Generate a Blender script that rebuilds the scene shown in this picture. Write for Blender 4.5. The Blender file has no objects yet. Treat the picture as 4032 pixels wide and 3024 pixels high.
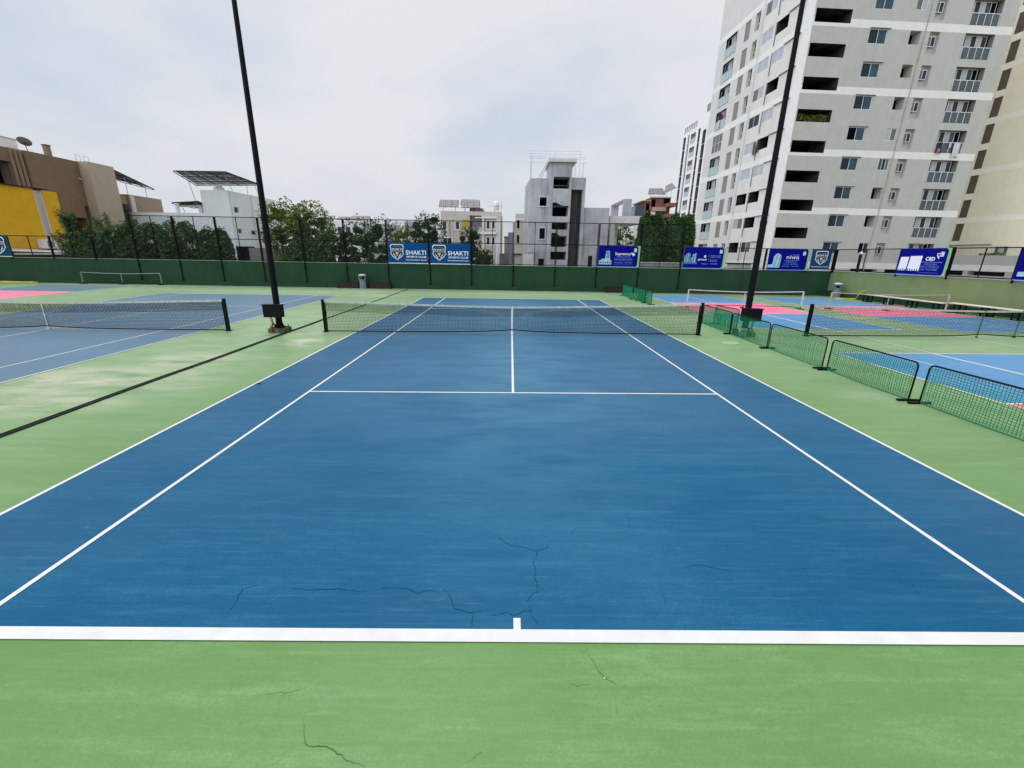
import bpy, bmesh, math, random
from mathutils import Vector, Matrix
random.seed(7)
R = math.radians
scene = bpy.context.scene
COL = scene.collection

# ------------------------------------------------------------------ camera
cd = bpy.data.cameras.new("camera"); cam = bpy.data.objects.new("camera", cd); COL.objects.link(cam)
cd.sensor_width = 36.0; cd.lens = 14.403; cd.clip_start = 0.05; cd.clip_end = 3000
cd.shift_x = 0.00298; cd.shift_y = -0.01163
_yaw, _pit, _rol = -0.0009, 0.2813, 0.0171
_f = Vector((-math.sin(_yaw)*math.cos(_pit), math.cos(_yaw)*math.cos(_pit), -math.sin(_pit)))
_r = Vector((math.cos(_yaw), math.sin(_yaw), 0)); _u = _r.cross(_f)
_r2 = _r*math.cos(_rol)+_u*math.sin(_rol); _u2 = _u*math.cos(_rol)-_r*math.sin(_rol)
_m = Matrix((_r2, _u2, -_f)).transposed().to_4x4(); _m.translation = Vector((-0.0954, -14.173, 2.6824))
cam.matrix_world = _m
scene.camera = cam

# ------------------------------------------------------------------ sky, sun, exposure
SUN_EL, SUN_AZ = 62.0, -22.0        # azimuth from +Y towards +X
world = bpy.data.worlds.new("World"); scene.world = world; world.use_nodes = True
nt = world.node_tree; nt.nodes.clear(); N = nt.nodes.new; L = nt.links.new
out = N('ShaderNodeOutputWorld'); mixs = N('ShaderNodeMixShader'); b1 = N('ShaderNodeBackground'); b2 = N('ShaderNodeBackground')
sky = N('ShaderNodeTexSky'); sky.sky_type = 'NISHITA'; sky.sun_disc = False
sky.sun_elevation = R(SUN_EL); sky.sun_rotation = R(SUN_AZ); sky.dust_density = 4.0
L(sky.outputs[0], b1.inputs[0]); b1.inputs[1].default_value = 0.1
tc = N('ShaderNodeTexCoord'); sep = N('ShaderNodeSeparateXYZ'); L(tc.outputs['Generated'], sep.inputs[0])
zz = N('ShaderNodeMath'); zz.operation = 'ADD'; L(sep.outputs[2], zz.inputs[0]); zz.inputs[1].default_value = 0.22
zm = N('ShaderNodeMath'); zm.operation = 'MAXIMUM'; L(zz.outputs[0], zm.inputs[0]); zm.inputs[1].default_value = 0.12
dv = N('ShaderNodeVectorMath'); dv.operation = 'DIVIDE'; L(tc.outputs['Generated'], dv.inputs[0]); L(zm.outputs[0], dv.inputs[1])
no = N('ShaderNodeTexNoise'); no.inputs['Scale'].default_value = 1.25; no.inputs['Detail'].default_value = 7; no.inputs['Roughness'].default_value = 0.48
L(dv.outputs[0], no.inputs['Vector'])
cr = N('ShaderNodeValToRGB'); L(no.outputs[0], cr.inputs[0])
cr.color_ramp.elements[0].position = 0.36; cr.color_ramp.elements[0].color = (0.62, 0.69, 0.79, 1)
cr.color_ramp.elements[1].position = 0.60; cr.color_ramp.elements[1].color = (0.80, 0.815, 0.85, 1)
e = cr.color_ramp.elements.new(0.48); e.color = (0.71, 0.75, 0.82, 1)
zr = N('ShaderNodeMapRange'); L(sep.outputs[2], zr.inputs[0]); zr.inputs[1].default_value = 0.45; zr.inputs[2].default_value = 0.9
zr.inputs[3].default_value = 1.0; zr.inputs[4].default_value = 1.75
hr = N('ShaderNodeMapRange'); L(sep.outputs[2], hr.inputs[0]); hr.inputs[1].default_value = 0.0; hr.inputs[2].default_value = 0.25
hr.inputs[3].default_value = 1.0; hr.inputs[4].default_value = 0.0
hm = N('ShaderNodeMixRGB'); L(hr.outputs[0], hm.inputs[0]); L(cr.outputs[0], hm.inputs[1]); hm.inputs[2].default_value = (0.725, 0.745, 0.795, 1)
mh = N('ShaderNodeMath'); mh.operation = 'MULTIPLY'; L(hr.outputs[0], mh.inputs[0]); mh.inputs[1].default_value = 0.8; L(mh.outputs[0], hm.inputs[0])
dt = N('ShaderNodeVectorMath'); dt.operation = 'DOT_PRODUCT'; L(tc.outputs['Generated'], dt.inputs[0]); dt.inputs[1].default_value = (-0.78, -0.62, 0)
yr = N('ShaderNodeMapRange'); L(dt.outputs['Value'], yr.inputs[0]); yr.inputs[1].default_value = 0.22; yr.inputs[2].default_value = 0.95
yr.inputs[3].default_value = 1.0; yr.inputs[4].default_value = 2.7        # sky brightened behind and left of the camera, added to lift facades
ym = N('ShaderNodeMath'); ym.operation = 'MULTIPLY'; L(yr.outputs[0], ym.inputs[0]); L(zr.outputs[0], ym.inputs[1])
L(hm.outputs[0], b2.inputs[0]); L(ym.outputs[0], b2.inputs[1])
mixs.inputs[0].default_value = 0.93
L(b1.outputs[0], mixs.inputs[1]); L(b2.outputs[0], mixs.inputs[2]); L(mixs.outputs[0], out.inputs[0])

sd = bpy.data.lights.new("sun", 'SUN'); sd.energy = 1.5; sd.angle = R(10); sd.color = (1.0, 0.965, 0.91)
sun = bpy.data.objects.new("sun", sd); COL.objects.link(sun)
_sv = Vector((math.sin(R(SUN_AZ))*math.cos(R(SUN_EL)), math.cos(R(SUN_AZ))*math.cos(R(SUN_EL)), math.sin(R(SUN_EL))))
sun.rotation_euler = _sv.to_track_quat('Z', 'Y').to_euler()
scene.view_settings.view_transform = 'Standard'; scene.view_settings.look = 'None'
scene.view_settings.gamma = 1.0; scene.view_settings.exposure = 0.0
try: scene.cycles.transparent_max_bounces = 24
except Exception: pass

# ------------------------------------------------------------------ helpers
def gz(x, y): return x*(0.0078-0.000445*min(y, 17.5))
WLOC = {}
def tag(o, label=None, cat=None, group=None, kind=None):
    if label: o['label'] = label
    if cat: o['category'] = cat
    if group: o['group'] = group
    if kind: o['kind'] = kind
    return o
def thing(name, label, cat, loc=(0, 0, 0), group=None):
    o = bpy.data.objects.new(name, None); COL.objects.link(o); o.location = loc; o.empty_display_size = 0.3
    WLOC[o] = Vector(loc); return tag(o, label, cat, group)

class Fr:
    """local frame of a facade: s along U, d inward along Nn, z up"""
    def __init__(s, O, U, Nn): s.O = Vector(O); s.U = Vector(U).normalized(); s.N = Vector(Nn).normalized()
    def p(s, a, d, z): return s.O+s.U*a+s.N*d+Vector((0, 0, z))
WF = Fr((0, 0, 0), (1, 0, 0), (0, 1, 0))

class MB:
    def __init__(s): s.v = []; s.f = []; s.m = []
    def quad(s, a, b, c, d, mi=0):
        n = len(s.v); s.v += [tuple(a), tuple(b), tuple(c), tuple(d)]; s.f.append((n, n+1, n+2, n+3)); s.m.append(mi)
    def poly(s, pts, mi=0):
        n = len(s.v); s.v += [tuple(p) for p in pts]; s.f.append(tuple(range(n, n+len(pts)))); s.m.append(mi)
    def box(s, x0, x1, y0, y1, z0, z1, mi=0, F=WF):
        P = [F.p(a, b, c) for c in (z0, z1) for a, b in ((x0, y0), (x1, y0), (x1, y1), (x0, y1))]
        n = len(s.v); s.v += [tuple(p) for p in P]
        for q in ((0, 3, 2, 1), (4, 5, 6, 7), (0, 1, 5, 4), (1, 2, 6, 5), (2, 3, 7, 6), (3, 0, 4, 7)):
            s.f.append(tuple(n+i for i in q)); s.m.append(mi)
        return s
    def prism(s, poly, z0, z1, mi=0):
        k = len(poly); n = len(s.v)
        s.v += [(p[0], p[1], z0) for p in poly]+[(p[0], p[1], z1) for p in poly]
        s.f += [tuple(n+i for i in reversed(range(k))), tuple(n+k+i for i in range(k))]; s.m += [mi, mi]
        for i in range(k):
            j = (i+1) % k; s.f.append((n+i, n+j, n+k+j, n+k+i)); s.m.append(mi)
        return s
    def beam(s, a, b, w, h=None, mi=0, up=(0, 0, 1)):
        a = Vector(a); b = Vector(b); h = h or w; d = (b-a).normalized(); u = Vector(up)
        if abs(d.dot(u)) > 0.98: u = Vector((0, 1, 0))
        r = d.cross(u).normalized()*w/2; t = r.cross(d).normalized()*h/2
        n = len(s.v)
        for c in (a, b):
            for q in (-r-t, r-t, r+t, -r+t): s.v.append(tuple(c+q))
        for q in ((0, 1, 2, 3), (7, 6, 5, 4), (0, 4, 5, 1), (1, 5, 6, 2), (2, 6, 7, 3), (3, 7, 4, 0)):
            s.f.append(tuple(n+i for i in q)); s.m.append(mi)
        return s
    def tube(s, pts, r, k=8, mi=0, r1=None):
        pts = [Vector(p) for p in pts]; n0 = len(s.v); m = len(pts)
        for i, p in enumerate(pts):
            d = (pts[min(i+1, m-1)]-pts[max(i-1, 0)]).normalized()
            u = Vector((0, 0, 1)) if abs(d.z) < 0.9 else Vector((1, 0, 0))
            a = d.cross(u).normalized(); b = a.cross(d)
            rr = r if r1 is None else r+(r1-r)*i/(m-1)
            for j in range(k):
                t = 2*math.pi*(j+0.5)/k; s.v.append(tuple(p+(a*math.cos(t)+b*math.sin(t))*rr))
        for i in range(m-1):
            for j in range(k):
                a = n0+i*k+j; b = n0+i*k+(j+1) % k; s.f.append((a, b, b+k, a+k)); s.m.append(mi)
        s.f.append(tuple(n0+j for j in reversed(range(k)))); s.f.append(tuple(n0+(m-1)*k+j for j in range(k))); s.m += [mi, mi]
        return s
    def lathe(s, c, prof, k=20, mi=0):
        n0 = len(s.v)
        for r, z in prof:
            for j in range(k):
                t = 2*math.pi*j/k; s.v.append((c[0]+r*math.cos(t), c[1]+r*math.sin(t), c[2]+z))
        for i in range(len(prof)-1):
            for j in range(k):
                a = n0+i*k+j; b = n0+i*k+(j+1) % k; s.f.append((a, b, b+k, a+k)); s.m.append(mi)
        return s
    def build(s, name, mats, parent=None, bevel=0, smooth=False):
        me = bpy.data.meshes.new(name); off = WLOC.get(parent, Vector((0, 0, 0)))
        me.from_pydata([(v[0]-off.x, v[1]-off.y, v[2]-off.z) for v in s.v], [], s.f)
        if not isinstance(mats, (list, tuple)): mats = [mats]
        for m in mats: me.materials.append(m)
        me.polygons.foreach_set('material_index', s.m)
        if smooth: me.polygons.foreach_set('use_smooth', [True]*len(s.f))
        me.update()
        o = bpy.data.objects.new(name, me); COL.objects.link(o)
        if parent: o.parent = parent; WLOC[o] = off
        if bevel:
            b = o.modifiers.new('bevel', 'BEVEL'); b.width = bevel; b.segments = 2; b.limit_method = 'ANGLE'
        return o
def clone(o, parent=None, loc=None):
    c = o.copy(); COL.objects.link(c); c.parent = parent if parent else o.parent
    if loc is not None: c.location = loc
    for ch in list(o.children): clone(ch, c)
    return c

# ------------------------------------------------------------------ materials
def mat(name, col, rough=0.8, spec=0.3, metal=0.0, var=0.0, vscale=3.0, stretch=(1, 1, 1), bump=0.0, bscale=60, col2=None, detail=5, streak=None, alpha=None, coat=0):
    m = bpy.data.materials.new(name); m.use_nodes = True; t = m.node_tree; n = t.nodes; l = t.links
    b = n['Principled BSDF']; b.inputs['Roughness'].default_value = rough; b.inputs['Specular IOR Level'].default_value = spec
    b.inputs['Metallic'].default_value = metal; b.inputs['Base Color'].default_value = (*col, 1)
    if alpha is not None: b.inputs['Alpha'].default_value = alpha
    if coat: b.inputs['Coat Weight'].default_value = coat
    g = n.new('ShaderNodeNewGeometry')
    if var or col2:
        mp = n.new('ShaderNodeMapping'); mp.inputs['Scale'].default_value = stretch; l.new(g.outputs['Position'], mp.inputs[0])
        tx = n.new('ShaderNodeTexNoise'); tx.inputs['Scale'].default_value = vscale; tx.inputs['Detail'].default_value = detail; tx.inputs['Roughness'].default_value = 0.6
        l.new(mp.outputs[0], tx.inputs['Vector'])
        c2 = col2 if col2 else tuple(max(0, c*(1-var)) for c in col); c1 = col if col2 else tuple(min(1, c*(1+var)) for c in col)
        r = n.new('ShaderNodeValToRGB'); r.color_ramp.elements[0].position = 0.3; r.color_ramp.elements[1].position = 0.7
        r.color_ramp.elements[0].color = (*c2, 1); r.color_ramp.elements[1].color = (*c1, 1)
        l.new(tx.outputs[0], r.inputs[0]); last = r.outputs[0]
        if streak:     # vertical run-off stains
            mp2 = n.new('ShaderNodeMapping'); mp2.inputs['Scale'].default_value = (3.0, 3.0, 0.22); l.new(g.outputs['Position'], mp2.inputs[0])
            t2 = n.new('ShaderNodeTexNoise'); t2.inputs['Scale'].default_value = 1.3; t2.inputs['Detail'].default_value = 6; l.new(mp2.outputs[0], t2.inputs['Vector'])
            r2 = n.new('ShaderNodeValToRGB'); r2.color_ramp.elements[0].position = 0.52; r2.color_ramp.elements[1].position = 0.72
            r2.color_ramp.elements[0].color = (0, 0, 0, 1); r2.color_ramp.elements[1].color = (streak[3],)*3+(1,)
            l.new(t2.outputs[0], r2.inputs[0])
            mx = n.new('ShaderNodeMixRGB'); l.new(r2.outputs[0], mx.inputs[0]); l.new(last, mx.inputs[1]); mx.inputs[2].default_value = (*streak[:3], 1); last = mx.outputs[0]
        l.new(last, b.inputs['Base Color'])
    if bump:
        t3 = n.new('ShaderNodeTexNoise'); t3.inputs['Scale'].default_value = bscale; t3.inputs['Detail'].default_value = 3; l.new(g.outputs['Position'], t3.inputs['Vector'])
        bp = n.new('ShaderNodeBump'); bp.inputs['Strength'].default_value = bump; bp.inputs['Distance'].default_value = 0.01
        l.new(t3.outputs[0], bp.inputs['Height']); l.new(bp.outputs[0], b.inputs['Normal'])
    return m

def court_mat(name, base, light, dark, rough=0.55, spec=0.35, stains=None, scuff=0.35, dirty=None, sheen_wear=None, sheen=0.3, nr=(0.38, 0.60)):
    """acrylic court paint: squeegee streaks across the court, cloudy wear, fine grain, scuffs, dusty stains and painted pale sheen"""
    m = bpy.data.materials.new(name); m.use_nodes = True; t = m.node_tree; n = t.nodes; l = t.links
    b = n['Principled BSDF']; b.inputs['Specular IOR Level'].default_value = spec
    b.inputs['Sheen Weight'].default_value = sheen; b.inputs['Sheen Roughness'].default_value = 0.32; b.inputs['Sheen Tint'].default_value = (1.0, 0.99, 0.93, 1)
    g = n.new('ShaderNodeNewGeometry'); P = g.outputs['Position']
    def noise(sc, stretch, det=5, rg=0.6, dist=0.0):
        mp = n.new('ShaderNodeMapping'); mp.inputs['Scale'].default_value = stretch; l.new(P, mp.inputs[0])
        tx = n.new('ShaderNodeTexNoise'); tx.inputs['Scale'].default_value = sc; tx.inputs['Detail'].default_value = det
        tx.inputs['Roughness'].default_value = rg; tx.inputs['Distortion'].default_value = dist; l.new(mp.outputs[0], tx.inputs['Vector']); return tx.outputs[0]
    def ramp(s, a, b_, ca=(0, 0, 0), cb=(1, 1, 1)):
        r = n.new('ShaderNodeValToRGB'); r.color_ramp.elements[0].position = a; r.color_ramp.elements[1].position = b_
        r.color_ramp.elements[0].color = (*ca, 1); r.color_ramp.elements[1].color = (*cb, 1); l.new(s, r.inputs[0]); return r.outputs[0]
    def mix(f, a, b_, typ='MIX'):
        x = n.new('ShaderNodeMixRGB'); x.blend_type = typ
        if isinstance(f, float): x.inputs[0].default_value = f
        else: l.new(f, x.inputs[0])
        for i, q in ((1, a), (2, b_)):
            if isinstance(q, tuple): x.inputs[i].default_value = (*q, 1)
            else: l.new(q, x.inputs[i])
        return x.outputs[0]
    c = mix(ramp(noise(0.9, (0.22, 1.6, 1), 7, 0.62), 0.36, 0.66), dark, base)        # long soft streaks along x
    c = mix(ramp(noise(2.6, (0.25, 2.4, 1), 6, 0.7), 0.50, 0.74, cb=(0.55,)*3), c, light)
    c = mix(ramp(noise(0.33, (1, 1, 1), 4, 0.55), 0.35, 0.75, cb=(0.38,)*3), c, light)
    c = mix(ramp(noise(7.0, (0.5, 3.0, 1), 5, 0.7), 0.58, 0.74, cb=(scuff,)*3), c, light)
    c = mix(ramp(noise(5.0, (0.16, 5.0, 1), 6, 0.72), 0.55, 0.68, cb=(scuff*1.3,)*3), c, light)   # thin brushed streaks
    c = mix(ramp(noise(3.3, (0.2, 4.0, 1), 6, 0.72, 0.3), 0.56, 0.72, cb=(0.6,)*3), c, dark)
    c = mix(ramp(noise(70, (1, 1, 1), 3, 0.7), 0.38, 0.62, cb=(0.55,)*3), c, dark)        # grain
    c = mix(ramp(noise(11, (0.7, 1.3, 1), 5, 0.75), 0.45, 0.68, cb=(0.45,)*3), c, dark)      # mottling
    c = mix(ramp(noise(26, (1, 1, 1), 4, 0.75), 0.66, 0.72, cb=(scuff,)*3), c, light)       # specks
    vo = n.new('ShaderNodeTexVoronoi'); vo.inputs['Scale'].default_value = 1.7; l.new(P, vo.inputs['Vector'])
    c = mix(ramp(vo.outputs['Distance'], 0.028, 0.046, ca=(scuff*1.2,)*3, cb=(0, 0, 0)), c, light)   # ball marks
    # thin scuff marks: sparse, in two diagonal directions
    for ang, off in ((0.6, 0), (-0.9, 40)):
        mp = n.new('ShaderNodeMapping'); mp.inputs['Rotation'].default_value = (0, 0, ang); mp.inputs['Location'].default_value = (off, off, 0); mp.inputs['Scale'].default_value = (1.3, 16, 1)
        l.new(P, mp.inputs[0]); tx = n.new('ShaderNodeTexNoise'); tx.inputs['Scale'].default_value = 1.6; tx.inputs['Detail'].default_value = 2; l.new(mp.outputs[0], tx.inputs['Vector'])
        c = mix(ramp(tx.outputs[0], 0.70, 0.76, cb=(scuff*0.9,)*3), c, light)
    for stl, colr, nra in ((sheen_wear, light, (0.25, 0.62)), (stains, dirty or (0.44, 0.42, 0.32), nr)):  # first list paints pale sheen with some wear, second the dusty stains
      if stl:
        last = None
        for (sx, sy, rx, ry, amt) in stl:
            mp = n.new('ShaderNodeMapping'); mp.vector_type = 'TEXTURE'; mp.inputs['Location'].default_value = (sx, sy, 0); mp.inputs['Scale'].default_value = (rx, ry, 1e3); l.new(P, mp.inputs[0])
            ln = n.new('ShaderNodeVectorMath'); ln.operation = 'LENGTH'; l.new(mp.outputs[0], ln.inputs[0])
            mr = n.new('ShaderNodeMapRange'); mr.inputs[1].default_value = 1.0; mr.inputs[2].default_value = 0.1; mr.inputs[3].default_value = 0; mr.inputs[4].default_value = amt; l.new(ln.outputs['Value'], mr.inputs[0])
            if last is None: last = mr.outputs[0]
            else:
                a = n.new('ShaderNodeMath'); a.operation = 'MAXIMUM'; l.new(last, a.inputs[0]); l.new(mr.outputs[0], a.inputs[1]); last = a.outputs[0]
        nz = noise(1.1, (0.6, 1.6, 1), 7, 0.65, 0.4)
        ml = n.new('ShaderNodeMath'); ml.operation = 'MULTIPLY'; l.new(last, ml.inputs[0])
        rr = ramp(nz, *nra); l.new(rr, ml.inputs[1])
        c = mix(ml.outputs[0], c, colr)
    l.new(c, b.inputs['Base Color'])
    rr = n.new('ShaderNodeMapRange'); l.new(noise(1.5, (0.4, 1.5, 1), 5), rr.inputs[0]); rr.inputs[3].default_value = rough-0.1; rr.inputs[4].default_value = rough+0.1
    l.new(rr.outputs[0], b.inputs['Roughness'])
    bp = n.new('ShaderNodeBump'); bp.inputs['Strength'].default_value = 0.25; bp.inputs['Distance'].default_value = 0.004
    l.new(noise(220, (1, 1, 1), 2), bp.inputs['Height']); l.new(bp.outputs[0], b.inputs['Normal'])
    return m

STAINS = [(-9.1, -5.7, 3.2, 1.7, 1.0), (-8.6, -7.2, 1.9, 0.7, 1.0), (-8.5, -4.0, 1.6, 1.2, 0.8), (-6.5, -1.75, 0.7, 0.95, 1.2), (-6.7, -0.3, 0.9, 0.6, 0.7), (-8.6, 12.2, 2.2, 1.0, 1.0), (-9.4, 14.6, 2.8, 1.6, 0.6),
          (-12.5, 14.0, 3.5, 1.0, 0.35), (-12, -2.0, 3.0, 1.2, 0.3), (7.2, -6.6, 0.9, 0.7, 0.35), (7.1, -3.0, 0.6, 0.5, 0.25), (20, 4.9, 9, 0.5, 0.8), (-24, 14, 6, 1, 0.4)]
M = {}
M['green'] = court_mat('green court paint', (0.112, 0.232, 0.070), (0.240, 0.370, 0.175), (0.092, 0.198, 0.054), 0.36, 0.14, STAINS, 0.16, sheen_wear=[(-8.5, 2, 5.5, 13, .95), (-15, 14, 14, 4.5, 1.0), (7.6, 3, 3.5, 12, .85), (0, 15, 16, 4.5, 1.0), (16, 3, 12, 18, .7), (-30, 10, 12, 12, .9)])  # pale zones: far grazing sheen painted into the colour, with dusty wear
M['blue'] = court_mat('blue court paint', (0.001, 0.088, 0.185), (0.050, 0.165, 0.262), (0.001, 0.066, 0.148), 0.33, 0.06, None, 0.36, sheen_wear=[(0.2, -4.5, 2.8, 8.5, .95), (0.3, -5.5, 4.6, 6.5, .6), (0, 5, 6.5, 9, .95)], sheen=.12)  # pale centre and far end: sky sheen put into the paint, plus wear
M['blue_far'] = court_mat('worn blue court paint', (0.012, 0.108, 0.198), (0.05, 0.165, 0.27), (0.008, 0.088, 0.170), 0.36, 0.35, None, 0.3)
M['blue_pick'] = court_mat('bright blue court paint', (0.010, 0.195, 0.430), (0.04, 0.25, 0.48), (0.008, 0.170, 0.39), 0.38, 0.22, None, 0.2)
M['pink'] = court_mat('pink court paint', (0.86, 0.110, 0.27), (0.88, 0.24, 0.38), (0.72, 0.08, 0.20), 0.5, 0.22, None, 0.4)
M['line'] = mat('white line paint', (0.585, 0.575, 0.555), 0.6, 0.1, var=0.07, vscale=3.5, detail=9, bump=0.15, bscale=150)
M['line_p'] = mat('pale line paint', (0.66, 0.68, 0.62), 0.6, 0.3, var=0.05)
M['line_y'] = mat('cream line paint', (0.70, 0.66, 0.42), 0.6, 0.3, var=0.05)
M['crack'] = mat('crack in blue', (0.002, 0.032, 0.070), 0.9, 0.1)
M['crack_g'] = mat('crack in green', (0.055, 0.13, 0.035), 0.9, 0.1)
M['drain'] = mat('black rubber', (0.010, 0.011, 0.014), 0.8, 0.1, var=0.4, vscale=6, bump=0.4, bscale=40)
M['terrain'] = mat('dusty ground', (0.20, 0.17, 0.12), 0.95, 0.1, var=0.35, vscale=0.3)
M['wall_green'] = mat('dark green wall paint', (0.020, 0.056, 0.030), 0.8, 0.1, var=0.14, vscale=0.7, bump=0.3, bscale=30, streak=(0.03, 0.07, 0.04, 0.35))
M['wall_olive'] = mat('olive green wall paint', (0.175, 0.235, 0.110), 0.75, 0.2, var=0.10, vscale=0.9, bump=0.3, bscale=30, streak=(0.20, 0.26, 0.15, 0.4))
M['cap'] = mat('weathered wall cap', (0.22, 0.26, 0.22), 0.85, 0.2, var=0.3, vscale=3)
M['black'] = mat('black painted steel', (0.003, 0.003, 0.004), 0.55, 0.12)
M['blackm'] = mat('dull black steel', (0.005, 0.005, 0.007), 0.65, 0.12, var=0.3, vscale=9)
M['conc_base'] = mat('mossy concrete', (0.075, 0.095, 0.045), 0.9, 0.1, var=0.5, vscale=6, bump=0.5, bscale=30)
M['red'] = mat('red oxide paint', (0.30, 0.03, 0.02), 0.6, 0.3, var=0.3, vscale=12)
M['net'] = mat('black net cord', (0.004, 0.006, 0.006), 0.85, 0.05)
M['tape'] = mat('grey net headband', (0.46, 0.50, 0.45), 0.8, 0.2, var=0.25, vscale=9)
M['strap'] = mat('white webbing', (0.66, 0.67, 0.66), 0.8, 0.2, var=0.15, vscale=9)
M['gnet'] = mat('green divider net', (0.012, 0.19, 0.085), 0.8, 0.1)
M['gnet2'] = mat('green divider cloth', (0.010, 0.23, 0.11), 0.8, 0.1)
M['pnet_post'] = mat('white powder coated tube', (0.50, 0.50, 0.53), 0.6, 0.1, var=0.15)
M['bin'] = mat('grey bin plastic', (0.17, 0.21, 0.25), 0.5, 0.4, var=0.12, vscale=5)
M['bin_top'] = mat('bin dome', (0.36, 0.42, 0.42), 0.45, 0.4)
M['bin_dark'] = mat('bin opening', (0.01, 0.01, 0.012), 0.9, 0.1)
M['bench'] = mat('dark brown bench board', (0.020, 0.012, 0.011), 0.6, 0.3, var=0.3, vscale=8)
M['bench_top'] = mat('pale stone bench top', (0.60, 0.57, 0.47), 0.7, 0.3, var=0.12, vscale=6)
M['hose'] = mat('yellow hose', (0.66, 0.60, 0.04), 0.5, 0.4)
M['bucket'] = mat('paint splashed bucket', (0.62, 0.66, 0.66), 0.5, 0.4, var=0.1, vscale=14, col2=(0.06, 0.20, 0.22), stretch=(1, 1, 1))
M['rust'] = mat('rusty contents', (0.25, 0.09, 0.05), 0.9, 0.1, var=0.3, vscale=30)
M['concrete'] = mat('raw cement render', (0.50, 0.51, 0.53), 0.9, 0.1, vscale=0.55, col2=(0.30, 0.31, 0.335), detail=9, streak=(0.20, 0.205, 0.225, 0.6), bump=0.2, bscale=12)
M['concrete_l'] = mat('pale cement trim', (0.58, 0.58, 0.575), 0.9, 0.1, var=0.15, vscale=2)
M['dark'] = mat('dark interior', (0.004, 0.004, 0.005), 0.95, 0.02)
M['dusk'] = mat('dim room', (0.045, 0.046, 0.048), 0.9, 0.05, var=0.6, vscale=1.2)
M['tw_grey'] = mat('grey textured render', (0.465, 0.470, 0.440), 0.9, 0.1, var=0.05, vscale=1.2, streak=(0.42, 0.40, 0.35, 0.45), bump=0.5, bscale=9)
M['tw_warm'] = mat('pale warm render', (0.67, 0.655, 0.625), 0.9, 0.1, var=0.05, vscale=0.8, streak=(0.57, 0.53, 0.48, 0.5), bump=0.3, bscale=9)
M['tw_left'] = mat('light grey render', (0.61, 0.605, 0.585), 0.9, 0.1, var=0.05, vscale=0.8, streak=(0.53, 0.50, 0.47, 0.5), bump=0.3, bscale=9)
M['tw_light'] = mat('off white render', (0.74, 0.735, 0.71), 0.9, 0.15, var=0.04, vscale=1.0, bump=0.3, bscale=9)
M['tw_brown'] = mat('taupe shadow line', (0.235, 0.225, 0.20), 0.9, 0.15, var=0.08, vscale=6)
M['beige'] = mat('beige render', (0.80, 0.755, 0.60), 0.9, 0.1, var=0.05, vscale=0.5, streak=(0.70, 0.65, 0.50, 0.4), bump=0.4, bscale=6)
M['beige_l'] = mat('cream band', (0.86, 0.83, 0.74), 0.9, 0.15, var=0.04)
M['beige_d'] = mat('brown wall panel', (0.115, 0.095, 0.075), 0.9, 0.15, var=0.1, vscale=3)
M['stain'] = mat('stained pipe', (0.40, 0.36, 0.28), 0.8, 0.2, var=0.2, vscale=3)
M['white_wall'] = mat('white painted render', (0.72, 0.77, 0.78), 0.9, 0.2, var=0.05, vscale=0.5, streak=(0.62, 0.68, 0.67, 0.4), bump=0.2, bscale=8)
M['white'] = mat('bright white render', (0.78, 0.78, 0.79), 0.85, 0.2, var=0.04, vscale=0.6)
M['yellow'] = mat('ochre yellow render', (0.72, 0.41, 0.030), 0.85, 0.05, var=0.07, vscale=1.0, bump=0.5, bscale=10)
M['brown'] = mat('brown render', (0.215, 0.150, 0.098), 0.9, 0.15, var=0.08, vscale=1.2, bump=0.5, bscale=10)
M['tan'] = mat('tan render', (0.43, 0.36, 0.275), 0.9, 0.15, var=0.05, vscale=1.2, bump=0.5, bscale=10)
M['tan_d'] = mat('medium brown render', (0.26, 0.19, 0.135), 0.9, 0.15, var=0.06, vscale=1.2, bump=0.5, bscale=10)
M['brick'] = mat('terracotta brick', (0.26, 0.125, 0.095), 0.9, 0.1, var=0.25, vscale=2)
M['b4'] = mat('greige render', (0.52, 0.485, 0.435), 0.9, 0.1, var=0.06, vscale=0.9, streak=(0.42, 0.39, 0.35, 0.4))
M['louv'] = mat('grey louvre', (0.20, 0.19, 0.18), 0.8, 0.2, var=0.3, vscale=1, stretch=(0.1, 0.1, 12))
M['blueg'] = mat('blue grey render', (0.26, 0.32, 0.40), 0.9, 0.15)
M['solar'] = mat('solar panel underside', (0.21, 0.20, 0.21), 0.85, 0.03, var=0.3, vscale=2)
M['solar_l'] = mat('solar panel sheet', (0.26, 0.245, 0.24), 0.8, 0.05, var=0.2, vscale=2)
M['galv'] = mat('galvanised tube', (0.42, 0.42, 0.48), 0.5, 0.4, metal=0.3)
M['galv_p'] = mat('primer grey tube', (0.50, 0.49, 0.53), 0.6, 0.3)
M['frame'] = mat('white window frame', (0.74, 0.75, 0.76), 0.5, 0.3)
M['glass'] = mat('dark window glass', (0.010, 0.022, 0.032), 0.15, 0.25, var=0.3, vscale=0.6)
M['glass_b'] = mat('bluish window glass', (0.030, 0.070, 0.105), 0.15, 0.25, var=0.4, vscale=0.7)
M['glass_l'] = mat('window with pale blind', (0.40, 0.44, 0.49), 0.15, 0.5, var=0.06, vscale=1)
M['glass_g'] = mat('grey screened window', (0.13, 0.125, 0.115), 0.4, 0.4, var=0.2, vscale=3)
M['curtain'] = mat('curtain', (0.40, 0.41, 0.41), 0.85, 0.1, var=0.35, vscale=1.0, stretch=(7, 7, 0.1))
M['rail_glass'] = mat('frosted balustrade glass', (0.36, 0.46, 0.46), 0.15, 0.5, var=0.12, vscale=1.5, stretch=(2, 2, 0.3))
M['rail_glass2'] = mat('clear balustrade glass', (0.050, 0.080, 0.100), 0.1, 0.6, var=0.2, vscale=1.5, stretch=(2, 2, 0.3))
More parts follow.
